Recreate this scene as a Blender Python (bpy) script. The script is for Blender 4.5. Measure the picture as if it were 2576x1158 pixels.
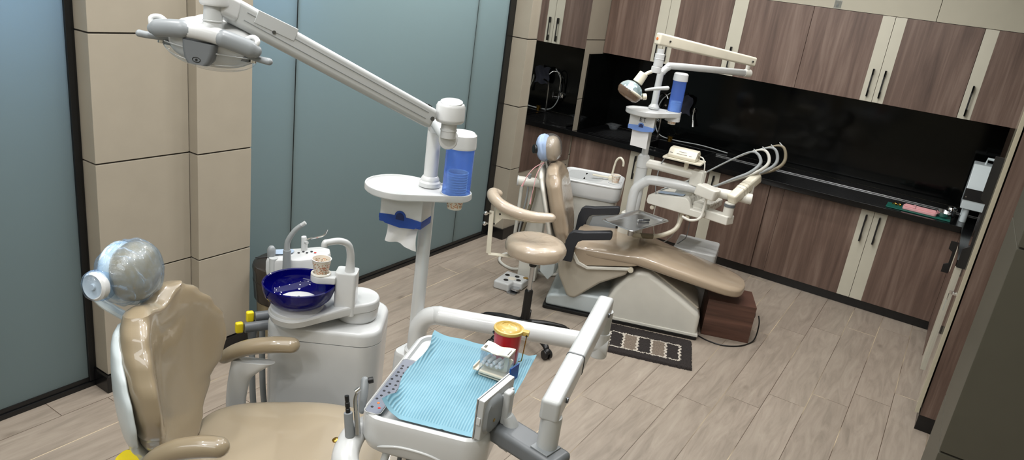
import bpy, bmesh, math, random
from mathutils import Vector, Matrix
random.seed(7)
R = math.radians
for o in list(bpy.data.objects): bpy.data.objects.remove(o)
SC = bpy.context.scene; COL = SC.collection

# ---------------------------------------------------------------- camera
cam_d = bpy.data.cameras.new('camera'); cam = bpy.data.objects.new('camera', cam_d); COL.objects.link(cam)
F_PX, YAW, PITCH, ROLL, CAM_H = 1823.05, -0.52674995, 0.33302984, 0.13787088, 2.1
cam_d.sensor_fit = 'HORIZONTAL'; cam_d.sensor_width = 36.0; cam_d.lens = 36.0*F_PX/2576; cam_d.clip_start = .02
fw = Vector((math.sin(YAW)*math.cos(PITCH), math.cos(YAW)*math.cos(PITCH), -math.sin(PITCH)))
rt = Vector((math.cos(YAW), -math.sin(YAW), 0)); up = rt.cross(fw)
r2 = rt*math.cos(ROLL)+up*math.sin(ROLL); u2 = -rt*math.sin(ROLL)+up*math.cos(ROLL)
cam.matrix_world = Matrix(((r2.x,u2.x,-fw.x,0),(r2.y,u2.y,-fw.y,0),(r2.z,u2.z,-fw.z,CAM_H),(0,0,0,1)))
SC.camera = cam

# ---------------------------------------------------------------- world, lights, exposure
w = bpy.data.worlds.new('World'); SC.world = w; w.use_nodes = True
w.node_tree.nodes['Background'].inputs[0].default_value = (.75,.85,1,1)
w.node_tree.nodes['Background'].inputs[1].default_value = .3
SC.view_settings.view_transform = 'Standard'; SC.view_settings.look = 'None'
SC.view_settings.exposure = -0.14; SC.view_settings.gamma = 1.0; SC.view_settings.use_curve_mapping = False
def area(name, loc, size, power, col=(1,1,1), shape='DISK', rot=(0,0,0), sy=None, spread=None):
    d = bpy.data.lights.new(name, 'AREA'); d.shape = shape; d.size = size; d.energy = power; d.color = col
    if sy: d.size_y = sy
    if spread: d.spread = spread
    o = bpy.data.objects.new(name, d); COL.objects.link(o); o.location = loc; o.rotation_euler = rot
    return o
CEIL = 3.1
SPOTS = [(-1.45,-.6),(-2.2,.4),(-.7,.4),(-2.2,2.0),(-.7,2.0),(-2.2,3.6),(-.7,3.6),(-2.2,5.2),(-.7,5.2),(-1.45,1.2),(-1.45,4.4),(-2.65,4.05)]  # last one is added near the far pilaster to brighten it
for i,(x,y) in enumerate(SPOTS):
    area('ceiling_downlight_beam', (x,y,CEIL-.03), .13, 15.0, (1,.985,.965))
# wide overhead fill added to even out the light, no real fixture
area('added_ceiling_fill', (-1.4,2.4,CEIL-.03), 1.4, 64.0, (.98,.99,1), 'RECTANGLE', sy=6.2)
area('added_front_fill', (-1.2,-1.25,CEIL-.25), 2.6, 20.0, (.97,.99,1), 'RECTANGLE', (R(48),0,0), sy=.5)  # unseen fill added behind the camera to lift camera-facing sides
# daylight and cool lamps in the corridor behind the frosted glass
area('corridor_lamp', (-3.75,3.9,2.72), .6, 125.0, (.86,.97,1.0), 'RECTANGLE', (0,R(-28),0), sy=3.2)
area('corridor_far_lamp', (-4.7,2.2,1.7), 1.6, 42.0, (.86,.97,1.0), 'RECTANGLE', (0,R(-90),0), sy=5.0)
area('corridor_blue_lamp', (-3.5,2.58,2.1), .3, 6.0, (.33,.55,1.0), 'RECTANGLE', (0,R(-60),0), sy=.35)
area('corridor_window_light', (-3.55,1.36,1.95), .45, 10.0, (.42,.62,1.0), 'RECTANGLE', (0,R(-70),0), sy=.5)
SC.cycles.transparent_max_bounces = 32
# ---------------------------------------------------------------- mesh helpers
class B:
    """collects shapes into one mesh; T maps the given coordinates to the owner's local frame"""
    def __init__(s, T=None): s.bm = bmesh.new(); s.T = T; s.mi = 0
    def add(s, t, M=None):
        if M is not None: bmesh.ops.transform(t, matrix=M, verts=t.verts)
        bmesh.ops.remove_doubles(t, verts=t.verts, dist=1e-6)
        bmesh.ops.recalc_face_normals(t, faces=t.faces)
        for f in t.faces: f.material_index = s.mi
        me = bpy.data.meshes.new('t'); t.to_mesh(me); t.free(); s.bm.from_mesh(me); bpy.data.meshes.remove(me); return s
    def box(s, c, size, bev=0, seg=2, rz=0, M=None):
        t = bmesh.new(); bmesh.ops.create_cube(t, size=1)
        bmesh.ops.scale(t, vec=size, verts=t.verts)
        if bev: bmesh.ops.bevel(t, geom=t.edges[:], offset=min(bev, min(size)*.49), segments=seg, profile=.5, affect='EDGES')
        X = Matrix.Translation(c) @ Matrix.Rotation(rz,4,'Z')
        if M is not None: X = Matrix.Translation(c) @ M
        return s.add(t, X)
    def bb(s, x0,x1,y0,y1,z0,z1, bev=0, seg=2):
        return s.box(((x0+x1)/2,(y0+y1)/2,(z0+z1)/2),(abs(x1-x0),abs(y1-y0),abs(z1-z0)),bev,seg)
    def beam(s, p0, p1, w, h, bev=0, seg=3, upv=(0,0,1), ext=0, w1=None, h1=None):
        p0, p1 = Vector(p0), Vector(p1); d = (p1-p0); L = d.length+2*ext; d.normalize()
        x = d; y = Vector(upv).cross(x); y.normalize(); z = x.cross(y)
        t = bmesh.new(); bmesh.ops.create_cube(t, size=1)
        bmesh.ops.scale(t, vec=(L,w,h), verts=t.verts)
        if w1:
            for v in t.verts:
                if v.co.x>0: v.co.y *= w1/w; v.co.z *= (h1 or h)/h
        if bev: bmesh.ops.bevel(t, geom=t.edges[:], offset=bev, segments=seg, profile=.5, affect='EDGES')
        m = Matrix(((x.x,y.x,z.x,0),(x.y,y.y,z.y,0),(x.z,y.z,z.z,0),(0,0,0,1)))
        return s.add(t, Matrix.Translation((p0+p1)/2) @ m)
    def lathe(s, prof, p0=(0,0,0), d=(0,0,1), n=32):
        d = Vector(d).normalized(); q = d.to_track_quat('Z','Y').to_matrix().to_4x4()
        t = bmesh.new(); rings = []
        for r_, h_ in prof:
            if r_ < 1e-6: rings.append([t.verts.new((0,0,h_))])
            else: rings.append([t.verts.new((r_*math.cos(2*math.pi*i/n), r_*math.sin(2*math.pi*i/n), h_)) for i in range(n)])
        for a, b in zip(rings, rings[1:]):
            for i in range(n):
                j = (i+1) % n
                try:
                    if len(a) == 1 and len(b) > 1: t.faces.new((a[0], b[j], b[i]))
                    elif len(b) == 1 and len(a) > 1: t.faces.new((a[i], a[j], b[0]))
                    elif len(a) > 1: t.faces.new((a[i], a[j], b[j], b[i]))
                except ValueError: pass
        return s.add(t, Matrix.Translation(p0) @ q)
    def cyl(s, p0, p1, r0, r1=None, n=28, bev=0):
        p0, p1 = Vector(p0), Vector(p1); L = (p1-p0).length; r1 = r0 if r1 is None else r1
        if bev: pr = [(0,0),(r0-bev,0),(r0-bev*.3,bev*.3),(r0,bev),(r1,L-bev),(r1-bev*.3,L-bev*.3),(r1-bev,L),(0,L)]
        else: pr = [(0,0),(r0,0),(r1,L),(0,L)]
        return s.lathe(pr, p0, p1-p0, n)
    def tube(s, pts, r, n=12, sm=8, radii=None, cap=True, closed=False, flat=1.0, rnd=False):
        P = [Vector(p) for p in pts]; rr = radii or [r]*len(P)
        if sm > 1 and len(P) > 2:
            Q = []; q = []
            rng = len(P) if closed else len(P)-1
            for i in range(rng):
                g = (lambda k: P[k % len(P)]) if closed else (lambda k: P[max(0,min(len(P)-1,k))])
                a,b,c,d = g(i-1),g(i),g(i+1),g(i+2)
                for k in range(sm):
                    t = k/sm
                    Q.append(.5*((2*b)+(c-a)*t+(2*a-5*b+4*c-d)*t*t+(3*b-a-3*c+d)*t**3))
                    q.append(rr[i]+(rr[(i+1)%len(rr)]-rr[i])*t)
            if not closed: Q.append(P[-1]); q.append(rr[-1])
            P, rr = Q, q
        if rnd and not closed:
            d0 = (P[0]-P[1]).normalized(); d1 = (P[-1]-P[-2]).normalized(); a0, a1 = P[0].copy(), P[-1].copy(); q0, q1 = rr[0], rr[-1]
            for k in range(1,5):
                f = math.pi/2*k/4.3; P.insert(0, a0+d0*q0*math.sin(f)); rr = [q0*math.cos(f)]+list(rr)
                P.append(a1+d1*q1*math.sin(f)); rr = rr+[q1*math.cos(f)]
        t = bmesh.new(); rings = []; nrm = None
        for i, p in enumerate(P):
            a = P[i-1] if (i or closed) else p; b = P[(i+1) % len(P)] if (i < len(P)-1 or closed) else p
            d = (b-a).normalized()
            if nrm is None: nrm = d.orthogonal().normalized() if abs(d.z)>.9 else Vector((0,0,1)).cross(d).normalized()
            nrm = (nrm-d*nrm.dot(d)).normalized(); bn = d.cross(nrm)
            rings.append([t.verts.new(p+rr[i]*(math.cos(2*math.pi*k/n)*nrm+flat*math.sin(2*math.pi*k/n)*bn)) for k in range(n)])
        s._skin(t, rings, cap and not closed, cap and not closed, closed); return s.add(t)
    def _skin(s, t, rings, c0, c1, closed=False):
        n = len(rings[0]); pairs = list(zip(rings, rings[1:]))
        if closed: pairs.append((rings[-1], rings[0]))
        for a, b in pairs:
            for k in range(n):
                try: t.faces.new((a[k], a[(k+1)%n], b[(k+1)%n], b[k]))
                except ValueError: pass
        for c, rg in ((c0, rings[0]), (c1, rings[-1])):
            if c:
                m = sum((v.co for v in rg), Vector())/n; cv = t.verts.new(m)
                for k in range(n):
                    try: t.faces.new((rg[k], rg[(k+1)%n], cv))
                    except ValueError: pass
    def loft(s, rings, c0=True, c1=True, closed=False):
        t = bmesh.new(); rg = [[t.verts.new(p) for p in r_] for r_ in rings]; s._skin(t, rg, c0, c1, closed); return s.add(t)
    def prism(s, poly, h0, h1, bev=0, seg=2, M=None):
        """polygon in xy extruded h0..h1 along z, then M"""
        t = bmesh.new(); vs = [t.verts.new((x,y,h0)) for x,y in poly]; f = t.faces.new(vs)
        e = bmesh.ops.extrude_face_region(t, geom=[f]); nv = [v for v in e['geom'] if isinstance(v, bmesh.types.BMVert)]
        bmesh.ops.translate(t, vec=(0,0,h1-h0), verts=nv); bmesh.ops.recalc_face_normals(t, faces=t.faces)
        if bev:
            es = [ed for ed in t.edges if len(ed.link_faces) == 2 and (ed.calc_face_angle(0) > R(38))]
            bmesh.ops.bevel(t, geom=es, offset=bev, segments=seg, profile=.5, affect='EDGES', clamp_overlap=True)
        return s.add(t, M)
    def ell(s, c, r, M=None, nu=28, nv=16, e=1.0):
        t = bmesh.new(); rings = []
        sg = lambda v: math.copysign(abs(v)**e, v)
        for i in range(1, nv):
            a = math.pi*i/nv - math.pi/2
            rings.append([t.verts.new((r[0]*sg(math.cos(a))*sg(math.cos(2*math.pi*k/nu)), r[1]*sg(math.cos(a))*sg(math.sin(2*math.pi*k/nu)), r[2]*sg(math.sin(a)))) for k in range(nu)])
        s._skin(t, rings, True, True)
        return s.add(t, Matrix.Translation(c) @ (M if M is not None else Matrix()))
    def grid(s, fn, nu, nv, thick=0):
        t = bmesh.new(); V = [[t.verts.new(fn(i/nu, j/nv)) for j in range(nv+1)] for i in range(nu+1)]
        for i in range(nu):
            for j in range(nv): t.faces.new((V[i][j], V[i+1][j], V[i+1][j+1], V[i][j+1]))
        if thick:
            bmesh.ops.recalc_face_normals(t, faces=t.faces)
            bmesh.ops.solidify(t, geom=t.faces[:], thickness=thick)
        return s.add(t)

def obj(name, b, mat, parent=None, label=None, sharp=38):
    me = bpy.data.meshes.new(name)
    if b.T is not None: bmesh.ops.transform(b.bm, matrix=b.T, verts=b.bm.verts)
    b.bm.to_mesh(me); b.bm.free()
    for m in (mat if isinstance(mat, (list, tuple)) else [mat]): me.materials.append(m)
    me.polygons.foreach_set('use_smooth', [True]*len(me.polygons)); me.set_sharp_from_angle(angle=R(sharp)); me.update()
    o = bpy.data.objects.new(name, me); COL.objects.link(o)
    wnm = o.modifiers.new('weighted_normals', 'WEIGHTED_NORMAL'); wnm.keep_sharp = True
    if parent is not None: o.parent = parent
    if label: o['label'] = label
    return o
INV = {}
def thing(name, label, cat, loc=(0,0,0), rz=0, group=None):
    o = bpy.data.objects.new(name, None); COL.objects.link(o); o.empty_display_size = .1
    o.location = loc; o.rotation_euler = (0,0,rz)
    INV[o.name] = (Matrix.Translation(loc) @ Matrix.Rotation(rz,4,'Z')).inverted()
    return tag(o, label, cat, group)
def tag(o, label, cat, group=None):
    o['label'] = label; o['category'] = cat
    if group: o['group'] = group
    return o
def W(o): return B(INV[o.name])          # builder that takes room coordinates
def recenter(o):
    """move a single-mesh thing's origin to its base"""
    xs = [v.co for v in o.data.vertices]
    c = Vector(((min(v.x for v in xs)+max(v.x for v in xs))/2, (min(v.y for v in xs)+max(v.y for v in xs))/2, min(v.z for v in xs)))
    for v in o.data.vertices: v.co -= c
    o.location = c; return o
def solo(name, b, mat, label, cat, group=None, sharp=38):
    return tag(recenter(obj(name, b, mat, None, None, sharp)), label, cat, group)
def dup(o, loc, label=None, rz=None):
    c = o.copy(); COL.objects.link(c); c.location = loc
    if rz is not None: c.rotation_euler = (0,0,rz)
    if label: c['label'] = label
    for ch in list(o.children):
        d = ch.copy(); COL.objects.link(d); d.parent = c
        for g in ch.children:
            e = g.copy(); COL.objects.link(e); e.parent = d
    return c
def struct(name, b, mat, parent=None):
    o = obj(name, b, mat, parent)
    if parent is None: o['kind'] = 'structure'
    return o
def sring(n, c, ax, ay, ra, rb, e=.7):
    """superellipse ring around c in the plane of ax, ay"""
    out = []
    for k in range(n):
        a = 2*math.pi*k/n; ca, sa = math.cos(a), math.sin(a)
        out.append(Vector(c)+Vector(ax)*ra*math.copysign(abs(ca)**e, ca)+Vector(ay)*rb*math.copysign(abs(sa)**e, sa))
    return out
def lerp(tab, x):
    if x <= tab[0][0]: return tab[0][1]
    for (a,va),(b_,vb) in zip(tab, tab[1:]):
        if x <= b_: t = (x-a)/(b_-a); t = t*t*(3-2*t); return va+(vb-va)*t
    return tab[-1][1]
def rrect(x0,x1,y0,y1,r,n=6):
    out = []
    for cx,cy,a0 in ((x1-r,y1-r,0),(x0+r,y1-r,90),(x0+r,y0+r,180),(x1-r,y0+r,270)):
        for k in range(n+1): a = R(a0+90*k/n); out.append((cx+r*math.cos(a), cy+r*math.sin(a)))
    return out
def hull2(pts):
    pts = sorted(set((round(x,6),round(y,6)) for x,y in pts))
    def half(ps):
        h=[]
        for p in ps:
            while len(h)>1 and (h[-1][0]-h[-2][0])*(p[1]-h[-2][1])-(h[-1][1]-h[-2][1])*(p[0]-h[-2][0])<=0: h.pop()
            h.append(p)
        return h[:-1]
    return half(pts)+half(pts[::-1])
def circ(cx,cy,r,n=40): return [(cx+r*math.cos(2*math.pi*k/n), cy+r*math.sin(2*math.pi*k/n)) for k in range(n)]

# ---------------------------------------------------------------- materials
def lin(c):
    if isinstance(c, str): c = tuple(int(c[i:i+2],16)/255 for i in (1,3,5))
    return tuple((v/12.92 if v <= .04045 else ((v+.055)/1.055)**2.4) for v in c)+(1,)
class NT:
    def __init__(s, name):
        s.m = bpy.data.materials.new(name); s.m.use_nodes = True; s.t = s.m.node_tree; s.n = s.t.nodes
        s.b = s.n['Principled BSDF']; s.o = s.n['Material Output']
    def N(s, typ, **kw):
        n = s.n.new(typ)
        for k, v in kw.items():
            if k.startswith('i_'):
                key = k[2:]; key = int(key) if key.isdigit() else key.replace('_',' ')
                n.inputs[key].default_value = v
            else: setattr(n, k, v)
        return n
    def L(s, a, b): s.t.links.new(a, b)
    def math(s, op, a, b=None, c=None):
        n = s.n.new('ShaderNodeMath'); n.operation = op
        for i, v in enumerate((a, b, c)):
            if v is None: continue
            if isinstance(v, (int, float)): n.inputs[i].default_value = v
            else: s.L(v, n.inputs[i])
        return n.outputs[0]
    def mix(s, fac, a, b, typ='MIX'):
        n = s.n.new('ShaderNodeMix'); n.data_type = 'RGBA'; n.blend_type = typ
        for sock, v in ((n.inputs['Factor'], fac), (n.inputs[6], a), (n.inputs[7], b)):
            if isinstance(v, (int, float)) or isinstance(v, tuple): sock.default_value = v
            else: s.L(v, sock)
        return n.outputs[2]
    def pos(s, scale=(1,1,1), rot=(0,0,0), src='Position'):
        if src == 'Position': g = s.n.new('ShaderNodeNewGeometry').outputs['Position']
        else: g = s.n.new('ShaderNodeTexCoord').outputs['Object']
        mp = s.N('ShaderNodeMapping'); mp.inputs['Scale'].default_value = scale; mp.inputs['Rotation'].default_value = rot
        s.L(g, mp.inputs['Vector']); return mp.outputs[0]
    def noise(s, vec, scale, detail=4, rough=.5, dist=0):
        n = s.N('ShaderNodeTexNoise'); n.inputs['Scale'].default_value = scale; n.inputs['Detail'].default_value = detail
        n.inputs['Roughness'].default_value = rough; n.inputs['Distortion'].default_value = dist
        s.L(vec, n.inputs['Vector']); return n.outputs['Fac']
    def ramp(s, fac, stops):
        n = s.n.new('ShaderNodeValToRGB'); e = n.color_ramp.elements
        while len(e) < len(stops): e.new(.5)
        for el, (p, c) in zip(e, stops): el.position = p; el.color = c if isinstance(c, tuple) else lin(c)
        s.L(fac, n.inputs[0]); return n.outputs[0]
    def bump(s, h, strength, dist=.01):
        n = s.N('ShaderNodeBump'); n.inputs['Strength'].default_value = strength; n.inputs['Distance'].default_value = dist
        s.L(h, n.inputs['Height']); s.L(n.outputs[0], s.b.inputs['Normal']); return n.outputs[0]
    def set(s, **kw):
        for k, v in kw.items(): s.b.inputs[k.replace('_',' ')].default_value = v
        return s
def plain(name, col, rough=.4, metal=0, coat=0, spec=.5, var=.06, vscale=9, coat_rough=.06):
    """principled with a slight procedural unevenness of tone"""
    t = NT(name); c = lin(col); t.set(Roughness=rough, Metallic=metal, Coat_Weight=coat, Coat_Roughness=coat_rough); t.b.inputs['Specular IOR Level'].default_value = spec
    f = t.noise(t.pos(src='Object'), vscale, 3)
    d = tuple(max(0, v*(1-var)) for v in c[:3])+(1,); l = tuple(min(1, v*(1+var)) for v in c[:3])+(1,)
    t.L(t.ramp(f, [(.3, d), (.7, l)]), t.b.inputs['Base Color']); return t.m
def wood(name, dark, mid, light, rough=.42, horizontal=False):
    t = NT(name); t.set(Roughness=rough)
    sc = (19,19,1.0) if not horizontal else (1.6,1.6,26)
    p = t.pos(sc); f = t.noise(p, 1.0, 7, .62, .6)
    p2 = t.pos((5,5,.5) if not horizontal else (.7,.7,6)); g = t.noise(p2, 1.6, 4, .5, .8)
    s = t.math('ADD', t.math('MULTIPLY', f, .7), t.math('MULTIPLY', g, .3))
    t.L(t.ramp(s, [(.33, dark), (.5, mid), (.68, light)]), t.b.inputs['Base Color'])
    t.bump(f, .12, .004); return t.m
def film(name, col, rough=.3, wr=.35, vec=(1,1,1), sc=9):
    """leatherette under a clear plastic wrap"""
    t = NT(name); t.set(Roughness=rough, Coat_Weight=1.0, Coat_Roughness=.05, Coat_IOR=1.5)
    t.b.inputs['Base Color'].default_value = lin(col)
    p = t.pos(vec, src='Object'); f = t.noise(p, sc, 3, .5, 1.2)
    n = t.N('ShaderNodeBump'); n.inputs['Strength'].default_value = wr; n.inputs['Distance'].default_value = .012
    t.L(f, n.inputs['Height']); t.L(n.outputs[0], t.b.inputs['Coat Normal'])
    g = t.noise(t.pos(src='Object'), 260, 2); t.bump(g, .06, .001); return t.m
def clear(name, col, dens=.5, gloss_rough=.03, tint=None, wrinkle=None):
    """thin see-through plastic or glass: tinted pass-through, a little body colour, a sharp reflection"""
    t = NT(name); t.n.remove(t.b)
    tr = t.N('ShaderNodeBsdfTransparent'); tr.inputs[0].default_value = tint or lin(col)
    df = t.N('ShaderNodeBsdfDiffuse'); df.inputs[0].default_value = lin(col)
    tl = t.N('ShaderNodeBsdfTranslucent'); tl.inputs[0].default_value = lin(col)
    m0 = t.N('ShaderNodeMixShader', i_0=.5); t.L(df.outputs[0], m0.inputs[1]); t.L(tl.outputs[0], m0.inputs[2])
    m1 = t.N('ShaderNodeMixShader', i_0=dens); t.L(tr.outputs[0], m1.inputs[1]); t.L(m0.outputs[0], m1.inputs[2])
    gl = t.N('ShaderNodeBsdfGlossy'); gl.inputs['Roughness'].default_value = gloss_rough
    if wrinkle:      # creased film: the folds are denser and catch the light
        f = t.noise(t.pos(wrinkle, (.3,.5,.2), 'Object'), 1.0, 4, .6, 1.0)
        t.L(t.ramp(f, [(.42,(dens*.35,)*3+(1,)),(.60,(dens*1.3,)*3+(1,)),(.68,(min(1,dens*4.5),)*3+(1,))]), m1.inputs[0])
        bn = t.N('ShaderNodeBump'); bn.inputs['Strength'].default_value = .8; bn.inputs['Distance'].default_value = .006
        t.L(f, bn.inputs['Height']); t.L(bn.outputs[0], gl.inputs['Normal'])
    lw = t.N('ShaderNodeLayerWeight', i_Blend=.5); fr = t.math('ADD', t.math('MULTIPLY', t.math('POWER', lw.outputs['Facing'], 4.0), .6), .035)
    m2 = t.N('ShaderNodeMixShader'); t.L(fr, m2.inputs[0]); t.L(m1.outputs[0], m2.inputs[1]); t.L(gl.outputs[0], m2.inputs[2])
    t.L(m2.outputs[0], t.o.inputs[0]); return t.m

M = {}
M['white'] = plain('white_plastic', '#c6c8c8', .28, coat=.3, var=.02)
M['white_mat'] = plain('white_powder_coat', '#cfd1d0', .38, var=.02)
M['cool'] = plain('cool_white_plastic', '#c3cdd0', .3, coat=.3, var=.03)
M['warm'] = plain('aged_white_plastic', '#d6d4cb', .33, coat=.2, var=.03)
M['ivory'] = plain('yellowed_plastic', '#d5cfbd', .35, coat=.2, var=.04)
M['skirt'] = plain('grey_beige_plastic', '#b9b2a4', .35, coat=.2, var=.02)
M['grey'] = plain('grey_plastic', '#83888b', .35, var=.03)
M['dgrey'] = plain('dark_grey_plastic', '#63676a', .4, var=.03)
M['lgrey'] = plain('light_grey_plastic', '#b3b6b6', .33, coat=.2, var=.02)
M['black'] = plain('black_plastic', '#0f0f10', .4, var=.1)
M['frame'] = plain('black_frame', '#0b0c0d', .35, var=.1)
M['plinth'] = plain('black_plinth', '#0c0c0d', .25, var=.1)
M['armpad'] = plain('slate_armrest', '#23262c', .5, var=.06)
M['chrome'] = plain('chrome', '#dcdcdc', .08, metal=1, var=.02)
M['steel'] = plain('brushed_steel', '#c4c6c8', .27, metal=1, var=.05)
M['dsteel'] = plain('dark_steel', '#6d7075', .22, metal=1, var=.05)
M['gold'] = plain('brass', '#b08a3c', .25, metal=1, var=.05)
M['tan'] = film('tan_leather_wrapped', '#8f8169', .33, .14, sc=6)
M['tan_seat'] = film('tan_leather_seat', '#9c8f79', .36, .10, sc=4)
M['stool'] = film('beige_leather_wrapped', '#b3a491', .33, .5, sc=13)
M['far_tan'] = film('beige_leather', '#a69580', .3, .08, sc=4)
M['far_back'] = film('beige_leather_film', '#a69580', .3, .25, (1,1,3), 7)
M['cream'] = plain('cream_door', '#bdb9a9', .4, var=.02)
M['panel'] = plain('beige_panel', '#9a9283', .42, var=.025)
M['wallpaint'] = plain('beige_paint', '#a9a493', .6, var=.02)
M['ceil'] = plain('white_ceiling', '#d8d6d0', .8, var=.01)
M['panel_shaded'] = plain('shaded_beige_panel', '#47453b', .45, var=.03)
M['groove'] = plain('groove_shadow_gap', '#2a251e', .7)
M['wood'] = wood('walnut_laminate', '#4c3b33', '#665248', '#806d62')
M['woodbox'] = wood('walnut_box', '#3a2620', '#54392f', '#6b4b3f', .35, True)
M['bgloss'] = plain('black_gloss_panel', '#050606', .09, spec=.22, var=.2)
M['red'] = plain('red_plastic', '#b3151a', .32, coat=.4, var=.04)
M['yellow'] = plain('yellow_plastic', '#bd9f50', .32, coat=.4, var=.05)
M['byellow'] = plain('bright_yellow_plastic', '#ecd419', .4, var=.03)
M['blue'] = plain('blue_plastic', '#1f4697', .35, var=.03)
M['lblue'] = plain('pale_blue_plastic', '#6d8fd0', .35, var=.03)
M['slot'] = plain('dark_blue_slot', '#14285c', .5)
M['deepblue'] = plain('blue_card', '#0c4a9c', .4, var=.05)
M['bluefoam'] = plain('slate_blue_bracket', '#8b96a6', .45, var=.05)
M['paper'] = plain('white_tissue', '#e2e2e2', .9, var=.02)
M['cotton'] = plain('white_cotton', '#e6e2e0', .95, var=.04, vscale=60)
M['pink'] = plain('pink_plastic', '#dba3a6', .45, var=.05)
M['teal'] = plain('teal_mat', '#0d5a4e', .5, var=.08)
M['hose'] = plain('grey_rubber_hose', '#8d9192', .5, var=.05)
M['whose'] = plain('white_hose', '#c9c8c0', .45, var=.04)
M['brass_hose'] = plain('khaki_hose', '#7d7460', .5, var=.05)
M['orange'] = plain('orange_plastic', '#d0753a', .4)
M['ledred'] = plain('red_sticker', '#b8302c', .45)
M['navy'] = plain('navy_cloth', '#10131f', .9, var=.2, vscale=30)
M['bincol'] = plain('dark_brown_plastic', '#2f2924', .28, coat=.3, var=.06)
M['binbody'] = wood('bin_wood_look', '#6f6450', '#85795f', '#978b70')
M['pcb'] = plain('keypad_blue', '#9fb0c4', .35, var=.04)
M['keypad'] = plain('keypad_grey', '#757a86', .35, var=.04)
M['keymark'] = plain('keypad_marks', '#24262b', .5)
M['mirror'] = plain('mirror_silver', '#d8dada', .02, metal=1, var=.0)
M['clear'] = clear('clear_plastic', '#e6ebee', .05, tint=(.93,.95,.97,1))
M['bluetube'] = clear('blue_tube', '#7ba3ff', .42, tint=(.52,.72,1,1))
M['cobalt'] = clear('cobalt_glass', '#06067a', .66, .02, tint=(.006,.01,.30,1))
M['wrap'] = clear('blue_plastic_wrap', '#b9d4f2', .13, .10, tint=(.84,.92,1,1), wrinkle=(16,60,22))
def glossy_laminate(name, dark, mid, light):
    m = wood(name, dark, mid, light, .12); b = m.node_tree.nodes['Principled BSDF']; b.inputs['Coat Weight'].default_value = 1; b.inputs['Coat Roughness'].default_value = .03; return m
M['gdoor'] = glossy_laminate('glossy_walnut', '#43332b', '#5e4a3f', '#7b675b')
M['gcream'] = plain('glossy_cream', '#b9b29c', .2, coat=1, var=.02)
M['shield2'] = clear('amber_lamp_cover', '#b59a84', .35, tint=(.85,.76,.68,1))
M['bluecloth'] = plain('pale_blue_nonwoven', '#9fb3d2', .8, var=.06, vscale=14)

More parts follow.
